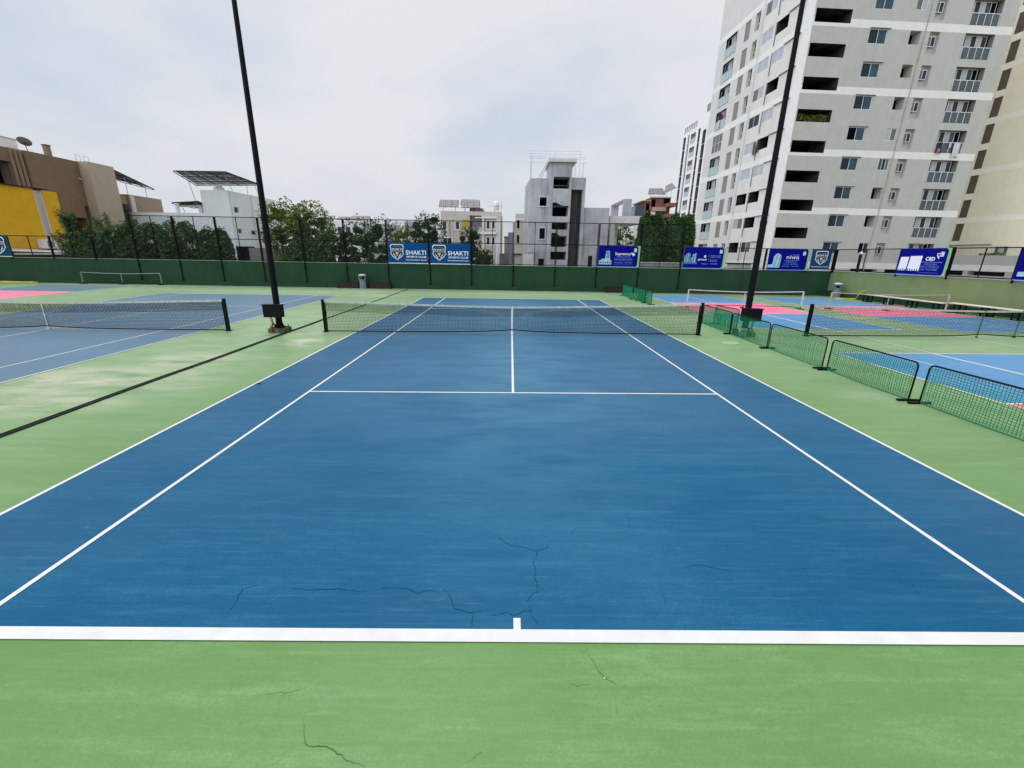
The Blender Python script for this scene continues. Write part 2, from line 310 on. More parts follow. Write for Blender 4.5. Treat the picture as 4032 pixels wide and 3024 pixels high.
M['bluestrip'] = mat('blue glazed strip', (0.13, 0.16, 0.26), 0.2, 0.5, var=0.25, vscale=0.4)
M['tank'] = mat('white water tank', (0.82, 0.82, 0.80), 0.6, 0.3)
M['cloth_w'] = mat('white cloth', (0.55, 0.58, 0.60), 0.9, 0.1, var=0.1)
M['cloth_p'] = mat('pink cloth', (0.45, 0.16, 0.20), 0.9, 0.1)
M['cloth_d'] = mat('dark cloth', (0.03, 0.04, 0.06), 0.9, 0.1)
M['cloth_y'] = mat('yellow tarpaulin', (0.42, 0.36, 0.06), 0.8, 0.2, var=0.2, vscale=3)
M['wood'] = mat('weathered wood', (0.13, 0.12, 0.11), 0.9, 0.1, var=0.4, vscale=2, stretch=(6, 6, 0.3))
M['bark'] = mat('bark', (0.07, 0.055, 0.04), 0.95, 0.1, var=0.4, vscale=6)
M['sign_navy'] = mat('navy banner vinyl', (0.003, 0.060, 0.200), 0.6, 0.08, var=0.10, vscale=1.4)
M['sign_small'] = mat('dark teal banner vinyl', (0.006, 0.050, 0.125), 0.6, 0.08, var=0.08, vscale=2)
M['sign_blue'] = mat('royal blue banner vinyl', (0.001, 0.002, 0.190), 0.6, 0.08, var=0.06, vscale=2)
M['sign_lime'] = mat('lime banner edge', (0.20, 0.52, 0.22), 0.5, 0.3)
M['ink'] = mat('white lettering', (0.78, 0.80, 0.86), 0.6, 0.2)
M['ink_b'] = mat('pale blue lettering', (0.20, 0.34, 0.72), 0.6, 0.2)
M['ink_dk'] = mat('dark emblem field', (0.010, 0.022, 0.065), 0.6, 0.2)
M['ink_gold'] = mat('gold cup print', (0.62, 0.50, 0.22), 0.6, 0.2)
M['ink_grey'] = mat('silver wing print', (0.50, 0.54, 0.62), 0.6, 0.2)
M['ink_bldg'] = mat('printed building', (0.34, 0.55, 0.62), 0.6, 0.2, var=0.35, vscale=9, stretch=(1, 1, 3))
M['ink_bldg_d'] = mat('printed building glass', (0.03, 0.16, 0.34), 0.6, 0.2, var=0.4, vscale=9)
M['ink_pink'] = mat('printed stamp', (0.62, 0.55, 0.60), 0.6, 0.2)
def leaf_mat(name, a, b_, c_):
    m = bpy.data.materials.new(name); m.use_nodes = True; t = m.node_tree; n = t.nodes; l = t.links
    b = n['Principled BSDF']; b.inputs['Roughness'].default_value = 0.6; b.inputs['Specular IOR Level'].default_value = 0.12
    g = n.new('ShaderNodeNewGeometry'); r = n.new('ShaderNodeValToRGB'); l.new(g.outputs['Random Per Island'], r.inputs[0])
    r.color_ramp.elements[0].color = (*a, 1); r.color_ramp.elements[1].color = (*c_, 1); e = r.color_ramp.elements.new(0.55); e.color = (*b_, 1)
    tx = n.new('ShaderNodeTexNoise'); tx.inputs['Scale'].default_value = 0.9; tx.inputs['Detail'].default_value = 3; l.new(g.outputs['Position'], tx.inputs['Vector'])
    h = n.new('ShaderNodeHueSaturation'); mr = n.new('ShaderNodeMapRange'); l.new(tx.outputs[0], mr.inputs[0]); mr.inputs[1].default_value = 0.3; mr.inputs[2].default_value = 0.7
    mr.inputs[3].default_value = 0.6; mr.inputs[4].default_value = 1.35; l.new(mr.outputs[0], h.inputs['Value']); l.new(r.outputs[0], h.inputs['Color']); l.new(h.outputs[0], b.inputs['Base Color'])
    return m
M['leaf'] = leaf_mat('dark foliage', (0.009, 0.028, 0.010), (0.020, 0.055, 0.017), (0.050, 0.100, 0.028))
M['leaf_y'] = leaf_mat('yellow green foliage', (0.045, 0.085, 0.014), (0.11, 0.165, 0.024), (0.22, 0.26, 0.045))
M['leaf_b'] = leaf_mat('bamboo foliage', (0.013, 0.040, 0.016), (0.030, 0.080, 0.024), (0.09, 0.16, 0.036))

# ------------------------------------------------------------------ the ground, courts and markings
def sheet(mb, x0, x1, y0, y1, h, mi=0, step=4.0):
    nx = max(1, math.ceil(abs(x1-x0)/step)); ny = max(1, math.ceil(abs(y1-y0)/step))
    for i in range(nx):
        for j in range(ny):
            a = x0+(x1-x0)*i/nx; b = x0+(x1-x0)*(i+1)/nx; c = y0+(y1-y0)*j/ny; d = y0+(y1-y0)*(j+1)/ny
            mb.quad((a, c, gz(a, c)+h), (b, c, gz(b, c)+h), (b, d, gz(b, d)+h), (a, d, gz(a, d)+h), mi)
    return mb
def seg(mb, ax, ay, bx, by, w, h, mi=0):
    a = Vector((ax, ay)); b = Vector((bx, by)); n = max(1, math.ceil((b-a).length/3)); d = (b-a).normalized(); p = Vector((-d.y, d.x))*w/2
    for i in range(n):
        q0 = a+(b-a)*i/n; q1 = a+(b-a)*(i+1)/n; P = [q0-p, q1-p, q1+p, q0+p]
        mb.quad(*[(v.x, v.y, gz(v.x, v.y)+h) for v in P], mi)
t = MB(); t.quad((-700, -300, -1.5), (700, -300, -1.5), (700, 900, -1.5), (-700, 900, -1.5)); tag(t.build('terrain', M['terrain']), kind='structure')
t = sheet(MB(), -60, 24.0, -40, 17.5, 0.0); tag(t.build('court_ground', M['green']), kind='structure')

YN, YF = -11.885, 11.516
def tennis_lines(mb, cx, yn, yf, h, serv=(-6.4, 6.4), wd=5.485, ws=4.115, w=0.05, near=True, mi=0, off=0.0):
    c = []
    for s in (-1, 1):
        c.append((cx+s*(wd-w/2), yn, cx+s*(wd-w/2), yf)); 
        c.append((cx+s*(ws-w/2), yn+0.1, cx+s*(ws-w/2), yf-0.06))
    for k in c: seg(mb, *k, w, h, mi)
    for y in serv: seg(mb, cx-ws+w, y, cx+ws-w, y, w, h, mi)
    seg(mb, cx, serv[0]+w/2, cx, serv[1]-w/2, w, h, mi)
    seg(mb, cx-wd+w, yf-0.04, cx+wd-w, yf-0.04, 0.08, h, mi)
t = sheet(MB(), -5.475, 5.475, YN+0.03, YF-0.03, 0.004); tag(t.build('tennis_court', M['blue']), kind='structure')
t = MB(); tennis_lines(t, 0, YN, YF, 0.008)
seg(t, -5.435, YN+0.05, 5.435, YN+0.05, 0.104, 0.008)
t2 = MB(); seg(t, 0.0, YN+0.102, 0.0, YN+0.20, 0.054, 0.008)
tag(t.build('court_lines', M['line']), kind='structure')
# left tennis court
LX = -16.25
t = sheet(MB(), LX-5.46, LX+5.46, YN, 11.85, 0.004); tag(t.build('tennis_court', M['blue_far']), kind='structure')
t = MB(); tennis_lines(t, LX, YN, 11.9, 0.008); tag(t.build('court_lines', M['line']), kind='structure')
# left pickleball court in the corner
t = sheet(MB(), -33.7, -27.5, 11.9, 15.9, 0.004); sheet(t, -33.7, -27.5, 7.4, 11.9, 0.004, 1); sheet(t, -33.7, -27.5, 2.6, 7.4, 0.004)
tag(t.build('pickleball_court', [M['blue_far'], M['pink']]), kind='structure')
t = MB(); seg(t, -27.5, 2.6, -27.5, 15.9, .05, .008); seg(t, -33.7, 15.92, -17.6, 16.0, .05, .012); seg(t, -33.7, 11.9, -27.55, 11.9, .05, .008); seg(t, -33.0, 13.2, -24.7, 17.0, .05, .016)
tag(t.build('court_lines', M['line_p']), kind='structure')
# right pickleball courts
def pickle(x0, x1, ys, mb, ml):
    y0, y1, y2, y3 = ys
    sheet(mb, x0, x1, y0, y1, .004, 0); sheet(mb, x0, x1, y1, y2, .004, 1); sheet(mb, x0, x1, y2, y3, .004, 0); xc = (x0+x1)/2
    for x in (x0, x1): seg(ml, x, y0-.02, x, y3+.02, .05, .008, 1)
    for y in (y0, y3): seg(ml, x0+.025, y, x1-.025, y, .05, .008, 0)
    for y in (y1, y2): seg(ml, x0+.025, y, x1-.025, y, .05, .008, 1)
    seg(ml, xc, y0+.025, xc, y1-.025, .05, .008, 0); seg(ml, xc, y2+.025, xc, y3-.025, .05, .008, 0)
for (a, b, ys) in ((9.45, 15.0, (1.5, 5.95, 10.55, 15.3)), (17.0, 22.6, (1.2, 5.5, 9.9, 15.0)), (9.30, 14.9, (-15.0, -11.1, -6.85, -2.62)), (16.9, 22.5, (-15, -11.1, -6.85, -2.9))):
    mb = MB(); ml = MB(); pickle(a, b, ys, mb, ml)
    tag(mb.build('pickleball_court', [M['blue_pick'], M['pink']]), kind='structure'); tag(ml.build('court_lines', [M['line'], M['line_y']]), kind='structure')
ml = MB()
for x in (10.78, 12.14, 15.75, 20.4, 21.8): seg(ml, x, -8 if x != 15.75 else -6.4, x, 11.0 if x != 15.75 else 6.4, .05, .012)
seg(ml, 10.8, 11.0, 21.8, 11.0, .06, .016); seg(ml, 15.0, 10.55, 17.0, 10.5, .05, .016)
tag(ml.build('court_lines', M['line']), kind='structure')
# cracks
CR = {'c1': [(-0.19, -10.71), (-0.15, -10.78), (-0.04, -10.88), (0.09, -10.9), (0.19, -10.95), (0.25, -10.92), (0.28, -10.91), (0.31, -10.87), (0.31, -10.83)], 'c2': [(0.19, -10.95), (0.19, -11.01)],
 'c3': [(0.17, -11.01), (0.16, -11.1), (0.17, -11.21), (0.16, -11.27), (0.17, -11.32), (0.18, -11.42), (0.11, -11.47), (0.08, -11.54)], 'c4': [(-0.22, -11.65), (-0.16, -11.66), (-0.07, -11.63), (-0.02, -11.66), (0.05, -11.62), (0.11, -11.62), (0.1, -11.56)],
 'c5': [(0.1, -11.64), (0.16, -11.73)], 'c6': [(-0.6, -11.4), (-0.54, -11.48), (-0.49, -11.6), (-0.35, -11.64), (-0.33, -11.63), (-0.22, -11.61)], 'c7': [(-0.35, -11.64), (-0.34, -11.7), (-0.34, -11.77)],
 'c8': [(-1.13, -11.41), (-1.09, -11.39), (-0.88, -11.41), (-0.82, -11.45), (-0.72, -11.42), (-0.63, -11.44)], 'c12': [(0.63, -10.6), (0.57, -10.68), (0.56, -10.73)], 'c13': [(0.63, -10.6), (0.82, -10.6)], 'c14': [(1.2, -10.3), (1.19, -10.47), (1.16, -10.58)],
 'd1': [(-2.23, -11.67), (-2.24, -11.54), (-2.27, -11.47), (-2.26, -11.4), (-2.16, -11.38)], 'd2': [(-1.89, -11.4), (-1.73, -11.42), (-1.48, -11.41), (-1.28, -11.44), (-1.24, -11.44)], 'd3': [(-1.17, -11.42), (-1.03, -11.39)],
 'd4': [(1.46, -11.16), (1.55, -11.13), (1.68, -11.12), (1.82, -11.17), (1.94, -11.19)], 'd5': [(2.36, -11.17), (2.7, -11.14)], 'd7': [(-0.77, -9.93), (-0.59, -10.12), (-0.33, -10.09)], 'd8': [(3.38, -11.25), (3.31, -11.45)], 'd9': [(1.2, -11.37), (1.19, -11.56)], 'd10': [(3.34, -11.12), (3.29, -11.31)],
 'g9': [(0.49, -11.97), (0.53, -12.07), (0.56, -12.13), (0.59, -12.15), (0.64, -12.18)], 'g10': [(0.32, -12.2), (0.35, -12.18), (0.39, -12.19), (0.47, -12.18)], 'g11': [(0.61, -12.3), (0.6, -12.36)], 'g6': [(-1.29, -12.39), (-1.21, -12.53), (-1.07, -12.54), (-0.95, -12.6), (-0.84, -12.63)], 'g1': [(-1.64, -12.26), (-1.53, -12.25), (-1.39, -12.23)], 'g2': [(-0.28, -12.61), (-0.21, -12.56)]}
rc = random.Random(3)
def crack(mb, pts, w, h):
    fine = []
    for i in range(len(pts)-1):
        a = Vector(pts[i]); b = Vector(pts[i+1]); n = max(2, int((b-a).length/0.022)); d = (b-a); p = Vector((-d.y, d.x)).normalized()
        for k in range(n): fine.append(a+d*k/n+p*rc.uniform(-0.006, 0.006))
    fine.append(Vector(pts[-1])); m = len(fine)
    for i in range(m-1):
        a, b = fine[i], fine[i+1]; d = (b-a).normalized(); p = Vector((-d.y, d.x))
        wa = w*(0.25+0.75*math.sin(math.pi*(i+.3)/m))*rc.uniform(.7, 1.2)/2; wb = wa
        mb.quad(*[(v.x, v.y, gz(v.x, v.y)+h) for v in (a-p*wa, b-p*wb, b+p*wb, a+p*wa)])
mb = MB(); mg = MB()
for k, pts in CR.items():
    faint = k in ('c12', 'c13', 'c14', 'd7', 'd8', 'd9', 'd10', 'd5', 'd3', 'g1', 'g2', 'g11', 'g10')
    crack(mg if k[0] == 'g' else mb, pts, 0.0022 if faint else 0.0045, .003 if k[0] == 'g' else .006)
tag(mb.build('surface_cracks', M['crack']), kind='structure'); tag(mg.build('surface_cracks', M['crack_g']), kind='structure')
# pale patch of repaired paint by the right light pole
mb = MB(); mb.poly([(x, y, gz(x, y)+.006) for x, y in ((6.75, -1.62), (7.18, -1.5), (7.30, -1.12), (6.98, -1.05), (6.66, -1.14), (6.62, -1.45))]); M['patch'] = mat('faded paint patch', (0.27, 0.36, 0.20), 0.7, 0.1, var=.25, vscale=6)
tag(mb.build('paint_patch', M['patch']), kind='structure')
# rubber strip between the courts
mb = MB()
ys = [-16+i*0.7 for i in range(48)]
for i in range(len(ys)-1):
    xa = -7.72+0.015*math.sin(ys[i]*1.3); xb = -7.72+0.015*math.sin(ys[i+1]*1.3)
    a, b = ys[i], ys[i+1]; b = min(b, 17.2)
    w = 0.030
    mb.beam((xa, a, gz(xa, a)+.010), (xb, b, gz(xb, b)+.010), 2*w, 0.018)
    if b < 3: mb.tube([(xa-.085, a, gz(xa, a)+.012), (xb-.085, b, gz(xb, b)+.012)], .011, 6)
tag(mb.build('drain_cover', M['drain']), 'long black rubber drain strip running across the green ground beside the left light pole', 'drain cover')
# pebble, leaf, bits
def bit(name, label, cat, x, y, r, m):
    mb = MB(); mb.lathe((x, y, gz(x, y)+.001), [(r*.3, 0), (r*.9, r*.25), (r, r*.6), (r*.6, r*1.1), (0.0001, r*1.2)], 9); tag(mb.build(name, m, smooth=True), label, cat)
bit('pebble', 'small white pebble lying on the green ground in front of the baseline', 'pebble', 0.57, -12.14, .006, M['cloth_w'])
mb = MB(); x, y = -5.37, -5.95
mb.poly([(x-.07, y-.02, gz(x, y)+.012), (x-.02, y+.02, gz(x, y)+.03), (x+.05, y+.015, gz(x, y)+.02), (x+.09, y-.01, gz(x, y)+.012), (x+.02, y-.02, gz(x, y)+.016)])
tag(mb.build('dead_leaf', M['drain']), 'curled dark dead leaf on the blue court near the left sideline', 'leaf')

# ------------------------------------------------------------------ perimeter walls and fences
YW, ZL, ZW, ZM, ZT = 17.486, 0.3134, 1.838, 3.385, 4.925
XC = 23.97
mb = MB()
r_ = thing('perimeter_wall', 'long dark green wall behind the courts with a low ledge along its foot', 'wall', (0, YW, 0))
mb.box(-60, XC, YW, YW+.25, -1.5, ZW-.03); mb.build('wall', M['wall_green'], r_)
mb = MB(); mb.box(-60, XC-.003, YW-.10, YW-.002, -1.5, ZL); mb.build('ledge', M['wall_green'], r_)
mb = MB(); mb.box(-60, XC, YW-.015, YW+.265, ZW-.029, ZW); mb.build('coping', M['cap'], r_)
r_ = thing('perimeter_wall', 'olive green side wall on the right behind the long benches', 'wall', (XC, 0, 0))
FR = Fr((XC, YW, 0), (0, -1, 0), (1, 0, 0))
mb = MB(); mb.box(.003, 60, 0, .25, -1.5, ZW-.03, F=FR); mb.build('wall', M['wall_olive'], r_)
mb = MB(); mb.box(.11, 60, -.22, -.002, -1.5, ZL+.12, F=FR); mb.build('ledge', M['wall_green'], r_)
mb = MB(); mb.box(.02, 60, -.015, .265, ZW-.029, ZW, F=FR); mb.build('coping', M['cap'], r_)

def wire_mat():
    m = bpy.data.materials.new('chain link wire'); m.use_nodes = True; t = m.node_tree; n = t.nodes; l = t.links
    b = n['Principled BSDF']; b.inputs['Base Color'].default_value = (0.008, 0.008, 0.01, 1); b.inputs['Roughness'].default_value = .6
    g = n.new('ShaderNodeNewGeometry'); s = n.new('ShaderNodeSeparateXYZ'); l.new(g.outputs['Position'], s.inputs[0])
    h = n.new('ShaderNodeMath'); h.operation = 'ADD'; l.new(s.outputs[0], h.inputs[0]); l.new(s.outputs[1], h.inputs[1])
    outs = []
    for op in ('ADD', 'SUBTRACT'):
        a = n.new('ShaderNodeMath'); a.operation = op; l.new(h.outputs[0], a.inputs[0]); l.new(s.outputs[2], a.inputs[1])
        d = n.new('ShaderNodeMath'); d.operation = 'PINGPONG'; l.new(a.outputs[0], d.inputs[0]); d.inputs[1].default_value = 0.035
        c = n.new('ShaderNodeMath'); c.operation = 'LESS_THAN'; l.new(d.outputs[0], c.inputs[0]); c.inputs[1].default_value = 0.0030; outs.append(c.outputs[0])
    mx = n.new('ShaderNodeMath'); mx.operation = 'MAXIMUM'; l.new(outs[0], mx.inputs[0]); l.new(outs[1], mx.inputs[1]); l.new(mx.outputs[0], b.inputs['Alpha'])
    return m
M['wire'] = wire_mat()
X0, SP = -37.276, 3.1163
def fence(F, posts, label, cat='fence', s_end=None):
    """posts: list of (s, tall, down) ; bays between neighbours"""
    root = thing('chain_link_fence', label, cat, tuple(F.p(posts[0][0], 0, ZW)))
    base = None
    for s, tall, down in posts:
        zt = ZT if tall else ZM
        b = MB(); b.box(s-.028, s+.028, -.070, -.015, (ZL if down else ZW-.12), zt, F=F)
        if down:
            for zc in (ZL+.04, 1.45): b.box(s-.06, s+.06, -.095, -.003, zc-.05, zc+.05, F=F)
        b.build('post', M['black'], root)
    for i in range(len(posts)-1):
        a = posts[i][0]+.066; c = posts[i+1][0]-.066; tall = posts[i][1] and posts[i+1][1]; zt = (ZT if tall else ZM)-.02
        b = MB(); z0 = ZW+.07
        for s in (a, c): b.box(s-.017, s+.017, -.045, -.005, z0, zt, F=F)
        mid = (a+c)/2; b.box(mid-.018, mid+.018, -.050, -.007, z0, zt, F=F)
        for z in ([z0, ZM, zt] if tall else [z0, zt]): b.box(a+.017, c-.017, -.048, -.008, z-.025, z+.025, F=F)
        fr = b.build('panel_frame', M['black'], root)
        b = MB(); b.quad(F.p(a, -.003, z0), F.p(c, -.003, z0), F.p(c, -.003, zt), F.p(a, -.003, zt)); b.build('wire_mesh', M['wire'], fr)
    return root
FB = Fr((0, YW, 0), (1, 0, 0), (0, 1, 0))
posts = [(X0+k*SP, 3 <= k <= 16, 3 <= k <= 16) for k in range(-6, 20)]+[(XC-.05, False, False)]
fence(FB, posts, 'black chain link fence on top of the dark green back wall, with taller middle bays')
fence(FR, [(.16, False, False)]+[(5.32+3.1*k, False, False) for k in range(0, 9)], 'black chain link fence on top of the olive side wall')

# ------------------------------------------------------------------ text and signs
def text_mesh(s, size, bold=0.0, space=1.0):
    c = bpy.data.curves.new('txt', 'FONT'); c.body = s; c.size = size; c.align_x = 'LEFT'; c.offset = bold; c.space_character = space; c.resolution_u = 3
    o = bpy.data.objects.new('txt', c); COL.objects.link(o)
    me = bpy.data.meshes.new_from_object(o.evaluated_get(bpy.context.evaluated_depsgraph_get())) if False else None
    dg = bpy.context.evaluated_depsgraph_get(); dg.update(); me = bpy.data.meshes.new_from_object(o.evaluated_get(dg))
    vs = [v.co.copy() for v in me.vertices]; fs = [tuple(p.vertices) for p in me.polygons]
    bpy.data.objects.remove(o); bpy.data.curves.remove(c); bpy.data.meshes.remove(me)
    return vs, fs
def put_text(mb, F, s, str_, x0, x1, z, h, d=-.004, bold=0.0, mi=0):
    """write str_ between x0..x1 (fitted), baseline z, cap height h"""
    vs, fs = text_mesh(str_, 1.0, bold)
    if not vs: return
    ax = min(v.x for v in vs); bx = max(v.x for v in vs); ay = min(v.y for v in vs); by = max(v.y for v in vs)
    n = len(mb.v)
    for v in vs:
        mb.v.append(tuple(F.p(s+x0+(v.x-ax)/(bx-ax)*(x1-x0), d, z+(v.y-(ay if ay < -0.5 else 0))/(by if by > 0 else 1)*h)))
    for f in fs: mb.f.append(tuple(n+i for i in f)); mb.m.append(mi)
def rrect(F, s0, s1, z0, z1, d, corners, r=.12):
    pts = []
    for (cx, cz, a0, on) in ((s1-r, z1-r, 0, corners[0]), (s0+r, z1-r, 90, corners[1]), (s0+r, z0+r, 180, corners[2]), (s1-r, z0+r, 270, corners[3])):
        if on:
            for k in range(7): t_ = R(a0+15*k); pts.append(F.p(cx+r*math.cos(t_), d, cz+r*math.sin(t_)))
        else:
            pts.append(F.p(cx+(r if a0 in (0, 270) else -r), d, cz+(r if a0 in (0, 90) else -r)))
    return pts
def shield(F, root, cx, cz, w, h, d, txt=True):
    """crest: white outline, dark field, lettering, cup between two wings"""
    def pts(k):
        P = [(-.42, .5), (.42, .5), (.5, .38), (.45, .05), (.49, -.10), (.32, -.30), (0, -.5), (-.32, -.30), (-.49, -.10), (-.45, .05), (-.5, .38)]
        return [F.p(cx+x*w*k, d, cz+(y*h*k)) for x, y in P]
    b = MB(); b.poly(pts(1.0)); b.build('crest_outline', M['ink'], root)
    d -= .002; b = MB(); b.poly(pts(.90)); b.build('crest_field', M['ink_dk'], root)
    d -= .002
    b = MB(); s = cx
    put_text(b, F, s, 'SHAKTI', -.38*w, .38*w, cz+.13*h, .12*h, d, .01); put_text(b, F, s, 'SPORTS CLUB', -.36*w, .36*w, cz+.045*h, .05*h, d, .01)
    for k in range(5): q = cx+(-.24+.12*k)*w; b.poly([F.p(q+.018*w*math.cos(t_), d, cz+.34*h+.018*w*math.sin(t_)) for t_ in [R(60*i) for i in range(6)]])
    b.build('crest_lettering', M['ink'], root)
    b = MB()
    for sg in (-1, 1):
        P0 = []; P1 = []
        for k in range(8):
            t_ = R(-8-70*k/7); rx, rz = .30*w, .40*h
            P0.append((cx+sg*rx*math.cos(t_), cz+.02*h+rz*math.sin(t_))); wd = .08*w*math.sin(math.pi*(k+.8)/8.6)
            P1.append((cx+sg*(rx-wd)*math.cos(t_), cz+.02*h+(rz-wd*1.3)*math.sin(t_)))
        for k in range(7): b.quad(F.p(P0[k][0], d, P0[k][1]), F.p(P0[k+1][0], d, P0[k+1][1]), F.p(P1[k+1][0], d, P1[k+1][1]), F.p(P1[k][0], d, P1[k][1]))
    b.build('crest_wings', M['ink_grey'], root)
    b = MB(); C_ = [(-.11, .0), (.11, .0), (.10, -.08), (.04, -.15), (.02, -.20), (.06, -.24), (-.06, -.24), (-.02, -.20), (-.04, -.15), (-.10, -.08)]
    b.poly([F.p(cx+x*w, d-.001, cz+y*h) for x, y in C_]); b.build('crest_cup', M['ink_gold'], root)
def banner_base(F, s0, s1, z0, z1, name, label, m, edge=M['ink'], group=None, lime=False):
    root = thing(name, label, 'banner', tuple(F.p(s0, -.09, z0)), group)
    b = MB(); b.box(s0, s1, -.100, -.090, z0, z1, F=F)
    b.build('banner_sheet', M['sign_lime'] if lime else m, root)
    if lime:
        b = MB(); b.poly(rrect(F, s0, s1-.14, z0+.005, z1-.005, -.103, (1, 0, 0, 1), .20)); b.build('banner_print', m, root)
    b = MB(); b.box(s0, s1, -.104, -.101, z0-.02, z0+.018, F=F); b.build('hem', edge, root)
    return root
# two wide club banners
for i, (s0, s1) in enumerate(((-9.16, -6.22), (-6.04, -3.09))):
    r_ = banner_base(FB, s0, s1, 1.88, 3.34, 'club_banner', ('wide navy club banner with shield crest, directly right of the empty fence bays with trees', 'wide navy club banner with shield crest, right one of the touching pair')[i], M['sign_navy'], group=None)
    b = MB(); mid = (s0+s1)/2; b.box(mid-.012, mid+.012, -.103, -.101, 1.90, 3.33, F=FB); b.build('fold', M['sign_small'], r_)
    shield(FB, r_, s0+.66, 2.66, 1.0, 1.12, -.1055)
    b = MB(); d = -.1055; put_text(b, FB, s0, 'SHAKTI', 1.30, 2.80, 2.50, .30, d, .012); put_text(b, FB, s0, 'SPORTS CLUB', 1.34, 2.80, 2.28, .13, d, .02)
    put_text(b, FB, s0, 'Where Athletes Become Champions', 1.27, 2.84, 2.08, .09, d, .012); b.build('lettering', M['ink'], r_)
# small club banner
r_ = banner_base(FB, 22.16, 23.62, 1.90, 3.36, 'club_banner', 'small square dark blue club banner with a shield crest, near the wall corner', M['sign_small'])
shield(FB, r_, 22.90, 2.76, .92, .98, -.1055)
b = MB(); put_text(b, FB, 22.16, 'Where Athletes Become Champions', .10, 1.38, 2.10, .07, -.1055, .012); b.build('lettering', M['ink'], r_)
# left edge banner
r_ = banner_base(FB, X0-SP+.1, X0+.12, 1.88, 3.36, 'club_banner', 'navy banner with pale crest at the far left end of the fence', M['sign_small'])
shield(FB, r_, X0-.72, 2.66, 1.1, 1.2, -.1055)

def print_building(F, root, s, z, kind, d=-.1055):
    b = MB(); g = MB()
    if kind == 0:      # stepped office tower
        b.poly([F.p(s+x, d, z+y) for x, y in ((0, 0), (.92, 0), (.92, .28), (.82, .32), (.80, .42), (.74, .95), (.50, .95), (.44, .42), (.16, .38), (.14, .30), (0, .28))])
        for k in range(2): g.quad(*[F.p(s+x, d-.002, z+y) for x, y in ((.53+.11*k, .45), (.61+.11*k, .45), (.61+.10*k, .92), (.54+.10*k, .92))])
        for k in range(5): g.quad(*[F.p(s+x, d-.002, z+y) for x, y in ((.08+.17*k, .06), (.18+.17*k, .06), (.18+.17*k, .20), (.08+.17*k, .20))])
    elif kind == 1:    # cluster of slim towers
        for x, w, h in ((0, .10, .52), (.11, .10, .66), (.22, .12, .72), (.35, .08, .64), (.48, .08, .38), (.57, .12, .62), (.70, .20, .68)):
            b.quad(*[F.p(s+a, d, z+y) for a, y in ((x, 0), (x+w*.8, 0), (x+w*.8, h), (x, h-.03))])
            g.quad(*[F.p(s+a, d-.002, z+y) for a, y in ((x+w*.45, .02), (x+w*.78, .02), (x+w*.78, h-.06), (x+w*.45, h-.06))])
        g.quad(*[F.p(s+a, d-.003, z+y) for a, y in ((-.03, -.08), (.95, -.08), (.95, .03), (-.03, .03))])
    elif kind == 2:    # tall block seen from the corner
        b.poly([F.p(s+x, d, z+y) for x, y in ((-.2, 0), (.70, 0), (.72, .85), (.62, .95), (.36, 1.02), (.18, .80), (.14, .22), (-.2, .2))])
        for k in range(11):
            for q in (0.24, .50): g.quad(*[F.p(s+x+k*.012, d-.002, z+y) for x, y in ((q, .08+.075*k), (q+.11, .08+.075*k), (q+.11, .115+.075*k), (q, .115+.075*k))])
    else:              # two white slabs
        for x, w, h in ((.10, .55, .80), (.72, .75, .86)): b.quad(*[F.p(s+a, d, z+y) for a, y in ((x, 0), (x+w, 0), (x+w+.03, h), (x+.05, h-.02))])
        for k in range(9): g.quad(*[F.p(s+.16+.15*k, d-.002, z+y) if 0 else F.p(s+x+.15*k, d-.002, z+y) for x, y in ((.12, .0), (.2, .0), (.2, .09+.03*(k % 3)), (.12, .09))])
    b.build('printed_building', M['ink_bldg'] if kind != 3 else M['ink'], root); g.build('printed_windows', M['ink_bldg_d'], root)
def small_stamp(F, root, s, z, d=-.1055):
    b = MB(); b.quad(F.p(s, d, z), F.p(s+.20, d, z), F.p(s+.20, d, z+.26), F.p(s, d, z+.26)); b.build('printed_stamp', M['ink_pink'], root)
# property banner 1
D = -.1055
r_ = banner_base(FB, 6.42, 9.47, 1.88, 3.38, 'property_banner', 'royal blue banner with a printed stepped glass office tower', M['sign_blue'], lime=True, edge=M['ink_b'])
print_building(FB, r_, 6.48, 2.04, 0); small_stamp(FB, r_, 9.02, 2.95)
b = MB(); put_text(b, FB, 6.42, 'Supremus', 1.22, 2.36, 2.72, .20, D, .012)
for (x, z) in ((2.50, 2.78), (2.58, 2.84), (2.58, 2.70), (2.44, 2.86), (2.64, 2.76)): b.poly([FB.p(6.42+x+.055*math.cos(R(60*k)), D, z+.055*math.sin(R(60*k))) for k in range(6)])
b.build('lettering', M['ink'], r_)
b = MB(); put_text(b, FB, 6.42, 'OFFICES & SHOWROOMS', 1.36, 2.36, 2.555, .07, D, .01); put_text(b, FB, 6.42, 'Carpet Area: 295 Sq.Ft. onwards', 1.18, 2.48, 2.37, .08, D, .01)
put_text(b, FB, 6.42, 'Vavol-Uvarsad Road', 1.18, 1.86, 2.14, .075, D, .01); put_text(b, FB, 6.42, '87977 49574', 2.0, 2.54, 2.14, .075, D, .01)
for z in (2.50, 2.31, 2.03): b.quad(FB.p(6.42+1.15, D, z), FB.p(6.42+2.6, D, z), FB.p(6.42+2.6, D, z+.008), FB.p(6.42+1.15, D, z+.008))
b.build('small_lettering', M['ink_b'], r_)
